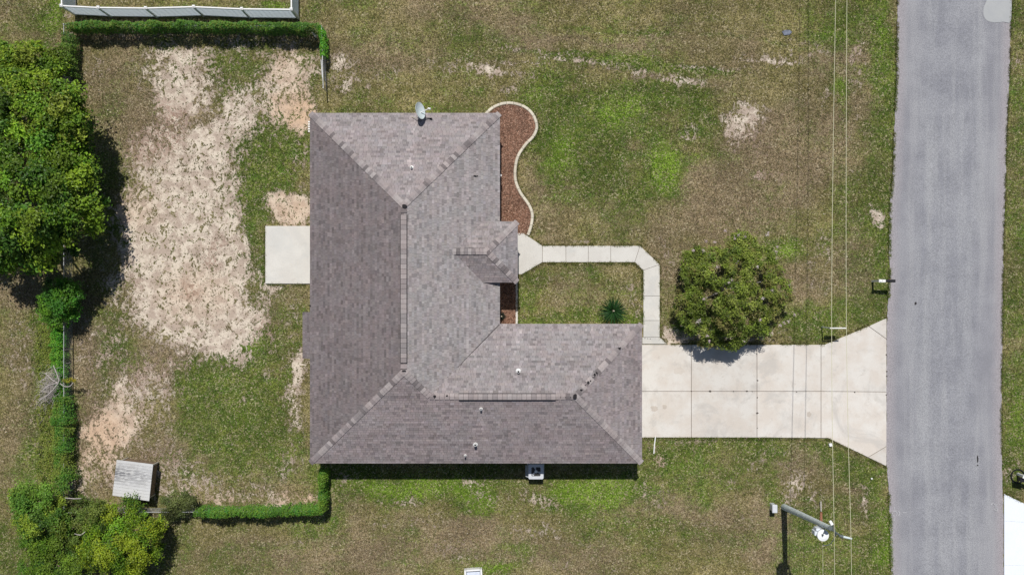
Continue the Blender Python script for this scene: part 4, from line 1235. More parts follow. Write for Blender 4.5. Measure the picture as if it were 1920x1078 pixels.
def crown_clumps(poly, zlo, zhi, D, n, r, rg, thin=None, gap=0.0):
    xs = [p[0] for p in poly]; ys_ = [p[1] for p in poly]
    out = []; rad = []
    tries = 0
    while len(out) < n and tries < n * 60:
        tries += 1
        x = rg.uniform(min(xs), max(xs)); y = rg.uniform(min(ys_), max(ys_))
        if not inpoly(np.array([x]), np.array([y]), poly)[0]: continue
        d = polydist(np.array([x]), np.array([y]), poly)[0]
        rr = r * rg.uniform(.4, 1.5)
        if d < rr * PPM * .62: 
            rr = d / PPM / .62
            if rr < r * .35: continue
        nz = fbm(np.array([x * .022]), np.array([y * .022]), 5, 3)[0]
        if gap and nz < gap: continue
        if gap and fbm(np.array([x * .07]), np.array([y * .07]), 8, 2)[0] < gap + .07: continue
        z = zlo + (zhi - zlo) * min(1, d / D) ** .6 * (.55 + .9 * nz * .9) * rg.uniform(.72, 1.08)
        z = max(z, zlo)
        out.append(P(x, y, z)); rad.append(rr)
    return out, rad


def trunk_limbs(parent, base, r, tips, mat='bark', name='trunk', fork=.45, rg=RNG):
    mb = MB()
    b = Vector(base); top = b + Vector((rg.normal(0, .15), rg.normal(0, .15), fork))
    mb.tube([b - Vector((0, 0, .1)), b + (top - b) * .5 + Vector((.04, .02, 0)), top], [r * 1.3, r, r * .85], 9)
    mb.build(name, M[mat], parent, smooth=True)
    for t in tips:
        t = Vector(t); mid = (top + t) / 2 + Vector((rg.normal(0, .2), rg.normal(0, .2), .25))
        MB().tube([top - Vector((0, 0, .1)), mid, t], [r * .6, r * .38, r * .14], 6).build('branch', M[mat], parent, smooth=True)


def bush(name, label, cat, poly, zlo, zhi, D, n, r, per, size, pal, seed, trunk=None, group=None, gap=0.0, mat='bark', **kw):
    rg = np.random.default_rng(seed)
    C, R_ = crown_clumps(poly, zlo, zhi, D, n, r, rg, gap=gap)
    cx = np.mean([c[0] for c in C]); cy = np.mean([c[1] for c in C])
    base = (*(G(*trunk) if trunk else (cx, cy)), 0)
    root = empty(name, base, label=label, cat=cat, group=group)
    a = cloud(C, R_, per, size, pal, rg, **kw)
    leaves('foliage' if cat in ('bush', 'vine', 'shrub') else 'crown', *a, parent=root, rg=rg)
    idx = rg.choice(len(C), min(9, len(C)), replace=False)
    trunk_limbs(root, base, .05 + zhi * .03, [C[i] for i in idx], mat, 'trunk' if cat == 'tree' else 'stem', zhi * .35, rg)
    return root


YG = [(.20, .29, .02), (.14, .24, .016), (.24, .29, .035), (.10, .20, .016)]
DG = [(.075, .18, .018), (.10, .21, .014), (.055, .14, .016), (.15, .24, .018)]
VG = [(.06, .22, .02), (.09, .25, .016), (.13, .27, .02), (.05, .16, .018)]
OG = [(.13, .20, .03), (.17, .22, .04), (.10, .16, .03), (.19, .23, .05)]
# big tree at the left edge
bush('broadleaf_tree', 'big dark green leafy tree filling the left edge of the photo', 'tree',
     [(-60, 170), (20, 120), (60, 130), (100, 128), (128, 160), (158, 190), (160, 225), (178, 250), (160, 280), (180, 305), (196, 345), (206, 385), (188, 420), (192, 450), (150, 470), (120, 505), (60, 520), (0, 508), (-60, 500)],
     1.6, 6.2, 95, 230, .52, 210, .19, DG + YG[:2], 11, trunk=(40, 330), gap=.36, clump_var=.3)
bush('broadleaf_tree', 'yellow-green leafy tree above the big dark tree in the corner', 'tree',
     [(-60, 95), (10, 80), (50, 75), (95, 90), (118, 100), (128, 130), (100, 150), (60, 140), (20, 145), (-60, 175)], .9, 3.2, 45, 75, .42, 210, .16, YG, 12, trunk=(50, 120), clump_var=.25)
bush('broadleaf_tree', 'bright yellow-green tree top overlapping the upper half of the big tree', 'tree',
     [(20, 150), (90, 135), (135, 150), (158, 190), (168, 235), (140, 270), (90, 265), (50, 290), (10, 250), (0, 190)], 3.6, 5.9, 60, 84, .46, 200, .18, YG, 13, trunk=(95, 215), clump_var=.25, gap=.3)
bush('vine_shrub', 'dense green vine shrub on the fence below the big tree', 'shrub',
     [(70, 535), (95, 520), (140, 525), (156, 550), (150, 590), (128, 615), (100, 612), (75, 585)], .5, 2.3, 30, 34, .36, 260, .12, VG + DG[:1], 14, trunk=(125, 568))
# shrubs at the lower left corner
bush('overgrown_shrub', 'light green overgrown shrub at the lower fence corner', 'shrub',
     [(28, 915), (70, 900), (132, 900), (136, 950), (130, 1005), (60, 1025), (26, 1005), (22, 950)], .6, 2.4, 34, 64, .38, 290, .11, [(.12, .25, .03), (.16, .28, .035), (.08, .19, .025), (.24, .31, .03)], 15, trunk=(85, 955), gap=.33)
bush('overgrown_shrub', 'olive shrub with bare stems left of the coop', 'shrub',
     [(125, 950), (150, 930), (200, 937), (210, 985), (180, 1030), (120, 1030), (112, 985)], .5, 2.0, 30, 48, .35, 290, .09, OG, 16, trunk=(160, 970), gap=.33)
bush('overgrown_shrub', 'large bright yellow-green shrub below the coop', 'shrub',
     [(178, 955), (215, 936), (270, 934), (302, 955), (310, 1000), (306, 1045), (270, 1075), (200, 1085), (155, 1060), (155, 1000)], .6, 3.0, 45, 100, .40, 300, .11, [(.17, .28, .014), (.11, .22, .015), (.28, .34, .02), (.07, .15, .015)], 17, trunk=(225, 995), gap=.33)
bush('overgrown_shrub', 'low scrubby green growth along the bottom edge of the photo', 'shrub',
     [(40, 1010), (110, 998), (170, 1030), (190, 1090), (100, 1110), (30, 1090)], .4, 1.5, 25, 64, .38, 240, .10, DG + [(.17, .26, .03)], 18, trunk=(110, 1045), gap=.33)
bush('round_shrub', 'small olive round shrub right of the coop', 'shrub',
     [(300, 945), (312, 925), (335, 918), (355, 925), (368, 945), (360, 968), (320, 975), (302, 965)], .4, 1.6, 26, 26, .3, 240, .08, [(.11, .145, .04), (.09, .125, .035), (.14, .165, .05)], 19, trunk=(338, 944))
# bare curved stems in the corner
for (pp, lb) in (([(140, 1000), (152, 1002), (165, 990), (175, 976)], 'long bare curved branch in the lower left shrubs'), ([(122, 933), (140, 934.5), (152, 934)], 'bare grey stick above the lower fence corner')):
    tag(MB().tube([P(x, y, 2.1 - .05 * i) for i, (x, y) in enumerate(smooth_line(pp, 4))], .028, 6).build('bare_branch', M['greybark'], smooth=True), lb, 'branch')

# crape myrtle beside the driveway
rgm = np.random.default_rng(23)
myr = [(1368 + 109 * (1 + .07 * math.sin(3 * a + 1) + .05 * math.sin(7 * a) + .03 * math.sin(13 * a + 2)) * math.cos(a), 546 + 108 * (1 + .06 * math.sin(4 * a) + .05 * math.sin(9 * a + 1)) * math.sin(a)) for a in np.linspace(0, 2 * math.pi, 48, endpoint=False)]
C, R_ = crown_clumps(myr, 1.0, 4.2, 95, 470, .23, rgm, gap=.27)
myrtle = empty('crape_myrtle', (*G(1350, 545), 0), label='round olive-green crape myrtle with pale pink blossoms by the driveway', cat='tree')
MY = [(.175, .24, .033), (.215, .27, .042), (.115, .175, .026), (.245, .285, .06), (.17, .24, .033), (.22, .19, .07)]
leaves('crown', *cloud(C, R_, 100, .13, MY, rgm, flat=1.0, up=.5, clump_var=.2, leaf_var=.3, shell=.35), parent=myrtle, rg=rgm, asp=.42)
for k in range(6):
    a = k * math.pi / 3 + .3
    bx0, by0_ = G(1350, 545); tip = (bx0 + 1.7 * math.cos(a), by0_ + 1.7 * math.sin(a), 2.9)
    MB().tube([(bx0 + .12 * math.cos(a), by0_ + .12 * math.sin(a), -.05), (bx0 + .5 * math.cos(a), by0_ + .5 * math.sin(a), 1.3), tip], [.07, .05, .02], 7).build('trunk', M['greybark'], myrtle, smooth=True)
fl = [(1440, 437), (1438, 441), (1385, 441), (1360, 433), (1378, 447), (1397, 444), (1324, 452), (1340, 455), (1318, 470), (1457, 463), (1455, 472), (1456, 485), (1480, 535), (1470, 605), (1463, 610), (1478, 603), (1490, 590), (1372, 525), (1366, 530), (1320, 560), (1312, 600), (1308, 604), (1326, 630), (1330, 640), (1430, 560), (1395, 640), (1420, 500), (1345, 500), (1425, 600), (1448, 545), (1300, 470)]
FP = []; 
for (x, y) in fl:
    d = polydist(np.array([x]), np.array([y]), myr)[0]
    ins = inpoly(np.array([x]), np.array([y]), myr)[0]
    z = 1.3 + 3.1 * (min(1, d / 95) ** .6 if ins else .05)
    FP.append(P(x, y, z + .15))
leaves('blossom', *cloud(FP, [.09] * len(FP), 26, .06, [(.62, .50, .56), (.70, .62, .66), (.55, .42, .48)], rgm, flat=.9, leaf_var=.1, clump_var=.05), parent=myrtle, mat=M['leaf'], rg=rgm)


# spiky rosette plants
def spiky(name, label, px, py, n, L, h, seed, pal, w=.05, droop=.5):
    rg = np.random.default_rng(seed)
    x, y, _ = P(px, py, h)
    root = empty(name, (x, y, 0), label=label, cat='plant')
    for i in range(n):
        a = 2 * math.pi * (i * .381966) + rg.normal(0, .06)
        el = math.radians(2 + 62 * (i / n) ** 1.6 + rg.normal(0, 4))
        ll = L * rg.uniform(.88, 1.08)
        vs = []
        for t in (0, .3, .65, 1):
            r_ = ll * t * math.cos(el) + .03; z = h * .6 + ll * t * math.sin(el) - droop * .22 * t * t
            ww = w * (.6, 1, .8, .04)[(0, .3, .65, 1).index(t)] / 2
            for s in (-1, 0, 1):
                vs.append((x + r_ * math.cos(a) - s * ww * math.sin(a), y + r_ * math.sin(a) + s * ww * math.cos(a), max(z, .03) + (0 if s else -.012)))
        fs = []
        for k in range(3):
            for s in range(2): fs.append((k * 3 + s, (k + 1) * 3 + s, (k + 1) * 3 + s + 1, k * 3 + s + 1))
        V = np.array(vs); F = np.array(fs)
        c = np.array(pal[rg.integers(0, len(pal))]) * rg.uniform(.8, 1.2)
        np_mesh('leaf', V, 4, M['leaf'], np.repeat(c[None], len(V), 0), root, faces=F)
    MB().tube([(x, y, -.05), (x, y, h * .65)], [.12, .09], 10).build('stem', M['bark'], root)
    MB().ball((x, y, h * .6 + .3), (.05, .05, .12), 8, 5).build('bud', M['stone'], root)


spiky('spiky_plant', 'dark green spiky rosette plant in the small front lawn', 1150.5, 583, 84, .98, .5, 31, [(.022, .075, .018), (.03, .095, .022), (.016, .055, .016)])
spiky('spiky_plant', 'lighter green spiky plant beneath the left side of the myrtle', 1278, 611, 60, .72, .4, 32, [(.07, .14, .02), (.10, .18, .03), (.05, .10, .02)], w=.035)
spiky('spiky_plant', 'small dark plant in the mulch corner beside the house', 940, 593, 26, .27, .35, 33, [(.012, .02, .012), (.02, .03, .018)], w=.05)

# ------------------------------------------------------------------ chain-link fence under vines
FH = 1.12
fence = empty('chain_link_fence', (*P(603, 50, 0)[:2], 0), label='grey chain-link fence around the back yard beneath the vines', cat='fence')
FL = [[(606, 165), (603, 50)], [(603, 50), (119.5, 46)], [(119.5, 46), (119.5, 961)], [(119.5, 961), (604, 958)], [(604, 958), (602, 880)]]
mesh_v = MB()
for a, b in FL:
    A_ = Vector(P(*a, FH)); B2 = Vector(P(*b, FH)); d = B2 - A_; L = d.length; d.normalize()
    MB().tube([A_, B2], .021, 6).build('top_rail', M['steel'], fence, smooth=True)
    n = max(1, round(L / 3))
    for i in range(n + (1 if (a, b) == FL[-1] else 0)):
        p = A_ + d * (L * i / n)
        MB().tube([(p.x, p.y, -.1), (p.x, p.y, FH + .05)], .03, 7).build('post', M['steel'], fence, smooth=True)
    k = int(L / .11)
    for i in range(k):
        for s in (0, 1):
            p0 = A_ + d * (L * i / k); p1 = p0 + d * (FH * .9 if s else -FH * .9)
            t = (p1 - A_).dot(d)
            if t < 0 or t > L: 
                continue
            mesh_v.tube([(p0.x, p0.y, .03), (p1.x, p1.y, FH - .02)], .0035, 3, False)
mesh_v.build('wire_mesh', M['steel'], fence, kind='stuff')
gt = empty('open_gate', (*P(604, 112, 0)[:2], 0), label='grey gate of the chain-link fence left of the upper lawn', cat='gate')
A_ = Vector(P(602, 113, 1.1)); B2 = Vector(P(604.5, 146, 1.1))
for pr in ([A_, B2], [Vector((A_.x, A_.y, .12)), Vector((B2.x, B2.y, .12))], [A_, Vector((A_.x, A_.y, .12))], [B2, Vector((B2.x, B2.y, .12))]):
    MB().tube(pr, .024, 6).build('gate_frame', M['steel'], gt, smooth=True)
mb = MB()
for i in range(14):
    t = i / 14; p0 = A_.lerp(B2, t)
    for s in (-1, 1):
        q = A_.lerp(B2, min(1, max(0, t + s * .5)))
        mb.tube([(p0.x, p0.y, .12), (q.x, q.y, 1.1)], .004, 3, False)
mb.build('wire_mesh', M['steel'], gt, kind='stuff')


def hedge(name, label, path, h, w, dens, size, pal, seed, gapf=0.0, parent=None, lean=0.0, thick_noise=.35):
    rg = np.random.default_rng(seed)
    pts = [Vector(P(x, y, h)) for x, y in path]
    segs = [(pts[i], pts[i + 1]) for i in range(len(pts) - 1)]
    Ps = []; Ns = []
    for a, b in segs:
        L = (b - a).xy.length; m = int(L * dens)
        t = rg.random(m); d = (b - a).normalized(); n = Vector((-d.y, d.x, 0))
        s = t * L
        wob = fbm(s * 1.6 + seed, s * 0 + a.x, seed, 3)
        ww = w * (1 + thick_noise * 3.4 * (wob - .5)) * (.85 + .3 * vnoise(s * 5.1, s * 0, seed + 3))
        # rounded-top cross-section: angle from one foot over the top to the other
        ang = rg.uniform(-1.25, 1.25, m)
        rr = .72 + .4 * rg.random(m)
        off = np.sin(ang) * ww / 2 * rr
        hh = h * (.62 + .70 * fbm(s * 2.3, s * 0 + 7, seed + 5, 3))
        z = hh * np.minimum(1, (.25 + np.cos(ang) * .9)) * (.75 + .3 * rg.random(m))
        low = rg.random(m) < .3
        z = np.where(low, z * rg.random(m), z)
        keep = wob > gapf
        off = off + .28 * (fbm(s * .9 + 3, s * 0 + a.y, seed + 2, 3) - .5) * min(1, w)
        keep &= (rg.random(m) < .25 + 1.5 * np.clip(fbm(s * 1.3 + 40, off * 2.0, seed + 7, 3) - .22, 0, 1) * 2)
        X = a.x + d.x * s + n.x * off; Y = a.y + d.y * s + n.y * off
        N_ = np.stack([n.x * np.sin(ang), n.y * np.sin(ang), .5 + np.cos(ang)], 1) + rg.normal(size=(m, 3)) * .5
        Ps.append(np.stack([X, Y, np.maximum(z, .04)], 1)[keep]); Ns.append(N_[keep])
    Pn = np.concatenate(Ps); Nn = np.concatenate(Ns); m = len(Pn)
    pal = np.array(pal) * 1.4; cl = fbm(Pn[:, 0] * 1.1, Pn[:, 1] * 1.1, seed + 9, 3)
    k = np.clip(((cl - .25) * 2 * len(pal)).astype(int) + rg.integers(-1, 2, m), 0, len(pal) - 1)
    col = pal[k] * (1 + rg.normal(0, .2, (m, 1)))
    root = empty(name, (Pn[0, 0], Pn[0, 1], 0), label=label, cat='vine')
    leaves('foliage', Pn, Nn, size * rg.uniform(.7, 1.3, m), col, parent=root, rg=rg)
    # woody stems climbing the fence
    for i in rg.choice(m, min(10, m), replace=False):
        p = Pn[i]
        MB().tube([(p[0], p[1], -.03), (p[0] + .05, p[1] + .05, p[2] * .6), (p[0], p[1], p[2])], .012, 5).build('stem', M['bark'], root)
    return root


hedge('vine_hedge', 'green vine covering the upper fence below the white fence', [(118, 46), (240, 46), (360, 46), (480, 47), (596, 50)], 1.5, .56, 1700, .085, [(.05, .13, .018), (.09, .17, .02), (.13, .17, .03), (.05, .16, .02)], 41)
hedge('vine_hedge', 'vine on the right end of the upper fence near the gate', [(598, 48), (604, 75), (604, 104)], 1.25, .40, 1200, .08, VG, 42)
hedge('vine_hedge', 'vine wrapping the upper left fence corner beside the yellow-green tree', [(122, 60), (120, 90), (118, 140)], 1.5, .8, 1500, .09, [(.09, .16, .02), (.12, .18, .03), (.05, .12, .02)], 43)
hedge('vine_hedge', 'narrow vine strip left of the bare rail below the vine shrub', [(106, 612), (101, 650), (104, 690)], 1.0, .72, 1500, .085, VG, 44)
hedge('vine_hedge', 'thin vine behind the dead twigs on the left fence', [(104, 690), (106, 745)], 1.1, .8, 1300, .085, VG, 49)
hedge('vine_hedge', 'long vine mass on the left fence between dead branch and corner', [(106, 745), (108, 800), (108, 850), (110, 905)], 1.45, 1.0, 2300, .085, [(.05, .15, .018), (.09, .19, .02), (.12, .19, .03), (.15, .19, .03)], 45)
hedge('weed_strip', 'tall yellow-green weeds at the foot of the left fence', [(84, 610), (76, 660), (86, 710), (78, 760), (90, 820), (78, 860), (86, 900)], .35, 1.1, 800, .08, [(.16, .19, .03), (.12, .17, .025), (.20, .21, .05)], 46, gapf=.3)
hedge('vine_hedge', 'dense dark green vine on the lower fence right of the round shrub', [(362, 963), (450, 963), (540, 961), (604, 957)], 1.38, .62, 1700, .08, [(.05, .13, .016), (.08, .17, .016), (.11, .19, .02), (.05, .16, .02)], 47)
hedge('vine_hedge', 'short upright vine hedge between the roof corner and the lower fence', [(603, 960), (602, 920), (602, 882)], 1.4, .56, 1800, .08, [(.05, .15, .016), (.09, .18, .02), (.12, .20, .02)], 48)

# ------------------------------------------------------------------ dead branch heap hanging on the fence
rgd = np.random.default_rng(50)
heap = empty('dead_branch_heap', (*G(100, 720), 0), label='heap of dead grey twigs caught on the left fence', cat='branch')
mains = [[(118, 685), (126, 705), (127, 718), (108, 740), (92, 750)], [(127, 718), (116, 712), (104, 700)], [(127, 718), (110, 722), (95, 735)]]
mains = [[(x - 18, y) for x, y in m] for m in mains]
for m in mains:
    MB().tube([P(x, y, 1.45) for x, y in smooth_line(m, 3)], .03, 6).build('branch', M['greybark'], heap, smooth=True)
mb = MB(); 
for i in range(520):
    x = rgd.normal(97, 10); y = rgd.normal(722, 17) 
    x += (722 - y) * .25
    a = rgd.normal(2.2, .7); L = rgd.uniform(6, 17)
    z = rgd.uniform(.5, 1.45)
    p = P(x, y, z); q = P(x + L * math.cos(a), y + L * math.sin(a), z + rgd.normal(0, .12))
    mb.tube([p, q], .007, 3, False)
mb.build('twig', M['greybark'], heap, kind='stuff')
MB().tube([P(x, y, 1.3) for x, y in smooth_line([(112, 718), (120, 724), (131, 724), (138, 716)], 4)], .025, 6).build('branch', M['greybark'], heap, smooth=True)
C = [P(x, y, 1.3) for x, y in ((126, 715), (133, 712), (139, 714), (121, 713))]
yt = empty('yellow_sprig', (*G(132, 715), 0), label='yellow leafy sprig beside the dead twigs on the fence', cat='plant')
leaves('foliage', *cloud(C, [.14] * 4, 60, .07, [(.35, .30, .02), (.25, .26, .02)], rgd), parent=yt, rg=rgd)
MB().tube([P(124, 722, .0), P(124, 722, .7), P(130, 715, 1.25)], .015, 5).build('stem', M['bark'], yt)

# ------------------------------------------------------------------ white vinyl fence at the top
VH = 1.8
vf = empty('vinyl_fence', (*P(115, 11, 0)[:2], 0), label='white vinyl privacy fence at the top left', cat='fence')
runs = [[(115, -170), (115, -80), (115, 11), (184, 14.5), (273, 15.5), (363, 13), (453, 17), (546, 18), (546, -75), (546, -170)]]
for run in runs:
    pts = [Vector(P(x, y, VH)) for x, y in run]
    for i, p in enumerate(pts):
        MB().box((p.x, p.y, VH / 2 - .02), (.13, .13, VH + .06)).build('post', M['vinyl'], vf)
        mb = MB(); h = .085; z0 = VH + .011
        mb.add([(p.x - h, p.y - h, z0), (p.x + h, p.y - h, z0), (p.x + h, p.y + h, z0), (p.x - h, p.y + h, z0), (p.x - h, p.y - h, z0 + .03), (p.x + h, p.y - h, z0 + .03), (p.x + h, p.y + h, z0 + .03), (p.x - h, p.y + h, z0 + .03), (p.x, p.y, z0 + .09)],
               [(3, 2, 1, 0), (0, 1, 5, 4), (1, 2, 6, 5), (2, 3, 7, 6), (3, 0, 4, 7), (4, 5, 8), (5, 6, 8), (6, 7, 8), (7, 4, 8)])
        mb.build('post_cap', M['vinyl'], vf)
    for a, b in zip(pts[:-1], pts[1:]):
        d = b - a; L = d.length; ang = math.atan2(d.y, d.x); c_ = (a + b) / 2
        n = max(1, int(L / .28)); dd = d.normalized()
        for i in range(n):
            q = a + dd * (L * (i + .5) / n)
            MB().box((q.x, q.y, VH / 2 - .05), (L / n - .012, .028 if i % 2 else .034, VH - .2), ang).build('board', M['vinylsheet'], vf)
        MB().box((c_.x, c_.y, VH - .09), (L - .13, .07, .14), ang).build('top_rail', M['vinyl'], vf)
        MB().box((c_.x, c_.y, .12), (L - .13, .07, .14), ang).build('bottom_rail', M['vinyl'], vf)

# ------------------------------------------------------------------ coop with sheet roof
cr = [P(219, 861.5, 1.35), P(287.3, 870, 1.15), P(279.8, 939, 1.15), P(211, 928.5, 1.35)]
coop = empty('animal_coop', (*(np.mean([c[:2] for c in cr], axis=0)), 0), label='small coop under a stained pale ribbed sheet roof', cat='coop')
TL_, TR_, BR_, BL_ = [Vector(c) for c in cr]
nS = 12
for i in range(nS):
    t0, t1 = i / nS, (i + .88) / nS
    q = [TL_.lerp(BL_, t0), TR_.lerp(BR_, t0), TR_.lerp(BR_, t1), TL_.lerp(BL_, t1)]
    t2 = (i + 1) / nS
    g_ = [TL_.lerp(BL_, t2), TR_.lerp(BR_, t2)]
    up_v = Vector((0, 0, .022))
    vs = [q[0] + up_v, q[1] + up_v, q[2] + up_v, q[3] + up_v] + [v_ - Vector((0, 0, .012)) for v_ in q] + [g_[1], g_[0]]
    me_o = MB().add(vs, [(3, 2, 1, 0), (4, 5, 6, 7), (0, 1, 5, 4), (1, 2, 6, 5), (2, 3, 7, 6), (3, 0, 4, 7), (7, 6, 8, 9)]).build('roof_slat', M['cooproof'], coop)
    a_ = me_o.data.attributes.new('stain', 'FLOAT', 'POINT')
    s = max(0, 1 - abs(i - 4) / 4.5)
    left = [1, .45, .45, 1, 1, .45, .45, 1, .45, 1]
    a_.data.foreach_set('value', np.array([s * w_ * 1.1 for w_ in left], dtype=np.float32))
def inset(a, b, t): return a.lerp(b, t)
ctr = (TL_ + TR_ + BR_ + BL_) / 4
leg = [inset(c_, ctr, .12) for c_ in (TL_, TR_, BR_, BL_)]
for i in range(4):
    a, b = leg[i], leg[(i + 1) % 4]
    L = (b - a).xy.length; ang = math.atan2(b.y - a.y, b.x - a.x); c_ = (a + b) / 2
    for k in range(4):
        MB().box((c_.x, c_.y, .24 + k * .235), (L - .09, .025, .22), ang).build('wall_board', M['coopwall'], coop)
    MB().box((a.x, a.y, a.z / 2 - .04), (.08, .08, a.z - .06), ang).build('leg', M['wood'], coop)

# ------------------------------------------------------------------ utility pole
pole = empty('utility_pole', (*G(1470, 950), 0), label='leaning grey utility pole with transformer at the lower right', cat='utility pole')
pb = Vector((*G(1470, 950), 0)); pt = Vector(P(1557, 990, 8.6)); pdir = (pt - pb).normalized()
MB().tube([pb - pdir * .3, pb.lerp(pt, .5), pt], [.185, .155, .125], 16).build('shaft', M['pole'], pole, smooth=True)
MB().tube([pt, pt + pdir * .03], [.13, .10], 16).build('pole_cap', M['poledark'], pole)
tc = Vector(P(1543, 1003, 7.9))
tz = 7.9
tr = MB().tube([(tc.x, tc.y, tz - .95), (tc.x, tc.y, tz - .9), (tc.x, tc.y, tz)], [.24, .27, .27], 24).build('transformer', M['xfmr'], pole, smooth=True)
MB().tube([(tc.x, tc.y, tz), (tc.x, tc.y, tz + .04), (tc.x, tc.y, tz + .075)], [.295, .29, .15], 24).build('lid', M['xtop'], tr, smooth=True)
MB().tube([(tc.x - .06, tc.y + .05, tz + .05), (tc.x - .06, tc.y + .05, tz + .26)], [.045, .025], 10).build('bushing', M['poledark'], tr)
MB().box((tc.x - .30, tc.y + .05, tz - .4), (.14, .2, .5)).build('radiator', M['xfmr'], tr)
MB().box((tc.x - .18, tc.y + .24, tz - .35), (.2, .12, .35)).build('radiator', M['xfmr'], tr)
pm = pb.lerp(pt, .90)
MB().tube([tuple(pm), (tc.x + .1, tc.y + .1, tz - .3)], .04, 6).build('bracket', M['poledark'], pole)
arm0 = Vector(P(1560, 993, 8.35)); arm1 = Vector(P(1578, 1005, 8.3)); arm2 = Vector(P(1597, 1009.5, 8.3))
MB().tube([pb.lerp(pt, .97), arm0, arm1], .045, 7).build('bracket', M['poledark'], pole)
MB().tube([arm1, arm2], [.06, .05], 10).build('crossarm', M['dish'], pole, smooth=True)
MB().tube([arm1 - (arm2 - arm1) * .25, arm1 + (arm2 - arm1) * .12], [.05, .1], 8).build('insulator', M['poledark'], pole)
MB().tube([P(1556, 976, 8.2), P(1561, 984, 8.3)], [.07, .09], 10).build('fuse_cutout', M['xtop'], pole, smooth=True)
MB().tube([P(1561, 984, 8.3), P(1566, 998, 8.3), P(1567, 1003, 8.2)], .05, 8).build('bracket', M['poledark'], pole)
loop_pts = [P(1568, 1000, 8.2), P(1562, 1012, 8.0), P(1558, 1018, 7.9), P(1550, 1022, 7.85), P(1543, 1021, 7.8)]
MB().tube(smooth_line(loop_pts, 4), .022, 6).build('jumper_cable', M['poledark'], pole, smooth=True)
loop2 = [P(1552, 986, 8.2), P(1548, 994, 8.3), P(1545, 1000, 8.1)]
MB().tube(smooth_line(loop2, 4), .018, 6).build('jumper_cable', M['poledark'], pole, smooth=True)
MB().tube([P(1543, 1022, 7.7), P(1543, 1024, 7.7)], .04, 6).build('bushing', M['stone'], tr)


def cable(name, label, pts, r, group='overhead cables'):
    q = smooth_line([P(*p) for p in pts], 10)
    o_ = MB().tube(q, r, 6, True).build(name, M['wire'], smooth=True)
    return tag(o_, label, 'cable', group)


cable('overhead_cable', 'left of the two pale overhead cables running along the road',
      [(1590, -700, 8.0), (1574, -250, 7.3), (1567, 0, 7.0), (1562.3, 270, 7.0), (1559.5, 540, 7.3), (1559.8, 720, 7.7), (1561, 828, 8.0), (1564, 990, 8.5), (1565, 1078, 8.2), (1568, 1400, 7.4), (1576, 1900, 7.2)], .0125)
cable('overhead_cable', 'right of the two pale overhead cables nearest the road',
      [(1597, -700, 8.0), (1591, -250, 7.3), (1588, 0, 7.0), (1586.7, 270, 7.0), (1586.6, 540, 7.3), (1588.5, 720, 7.7), (1591, 843, 8.0), (1595.5, 1000, 8.36), (1596.5, 1078, 8.1), (1600, 1400, 7.4), (1608, 1900, 7.2)], .0125)
q = smooth_line([P(1543, 1023, 7.75), P(1543, 1078, 7.2), P(1545, 1400, 5.8), P(1547, 1800, 5.6)], 10)
tag(MB().tube(q, .010, 5).build('service_cable', M['wire'], smooth=True), 'thin cable running from the transformer to the bottom edge', 'cable')

# ------------------------------------------------------------------ small things on the verge
# pedestal left of the pole
pc = P(1453.5, 954, .7)
ped = empty('utility_pedestal', (pc[0], pc[1], 0), label='small grey utility box left of the pole base', cat='utility box')
MB().prism(rrect(pc[0], pc[1], .24, .42, .04, 3), -.05, .62, .02).build('cabinet', M['acgrey'], ped)
MB().prism(rrect(pc[0] - .01, pc[1], .30, .47, .04, 3), .62, .70, .03).build('lid', M['acgrey'], ped)
# rusty post near the pole (lies in the grass)
q = [P(1539, 938, .5), P(1540.5, 962, .3), P(1541, 976, .03)]
tag(MB().tube([P(1539.5, 977, .02), P(1539.6, 960, .06)], [.085, .075], 8).build('rusty_pipe', M['rust'], smooth=True), 'short rusty pipe lying in the grass above the pole', 'pipe')
tag(MB().tube([P(1539.6, 958, .07), P(1539, 940, .12)], [.05, .055], 8).build('pale_stake', M['wood'], smooth=True), 'pale weathered stake lying above the rusty pipe', 'stake')
# estate sign
sg = empty('yard_sign', (*G(1541, 613), 0), label='thin white post-and-arm yard sign beside the driveway flare', cat='sign')
b0 = Vector((*G(1541, 613), 0)); t0_ = Vector((b0.x, b0.y, 1.5))
MB().box((b0.x, b0.y, .75), (.065, .065, 1.6)).build('post', M['white'], sg)
a1 = Vector((P(1586, 616, 1.5)[0], b0.y - .0, 1.5))
MB().box(((b0.x + a1.x) / 2 + .035, b0.y, 1.50), (a1.x - b0.x - .0, .062, .07)).build('arm', M['white'], sg)
MB().box((b0.x + .42, b0.y, 1.13), (.66, .02, .42)).build('sign_panel', M['sign'], sg)
for s in (.18, .66): MB().tube([(b0.x + s, b0.y, 1.34), (b0.x + s, b0.y, 1.47)], .008, 5).build('hook', M['steel'], sg)
# mailbox on white post
mbx = empty('mailbox', (*G(1636, 527), 0), label='black mailbox on a white capped post at the road edge', cat='mailbox')
b0 = Vector((*G(1636, 527), 0))
MB().box((b0.x, b0.y, .55), (.115, .115, 1.2)).build('post', M['white'], mbx)
MB().box((b0.x, b0.y, 1.18), (.17, .17, .05)).build('post_cap', M['white'], mbx)
MB().box((b0.x, b0.y, 1.225), (.09, .09, .05)).build('finial', M['xtop'], mbx)
MB().box((b0.x + .20, b0.y, 1.06), (.34, .10, .09)).build('arm', M['white'], mbx)
MB().box((b0.x + .21, b0.y, 1.15), (.20, .16, .07)).build('paper_holder', M['white'], mbx)
vs = []; prof = [(-.085, 1.11), (.085, 1.11)] + [(.085 * math.cos(a), 1.24 + .085 * math.sin(a)) for a in np.linspace(0, math.pi, 9)]
x0, x1 = b0.x + .32, b0.x + .82; n = len(prof)
for x in (x0, x1):
    for (y, z) in prof: vs.append((x, b0.y + y, z))
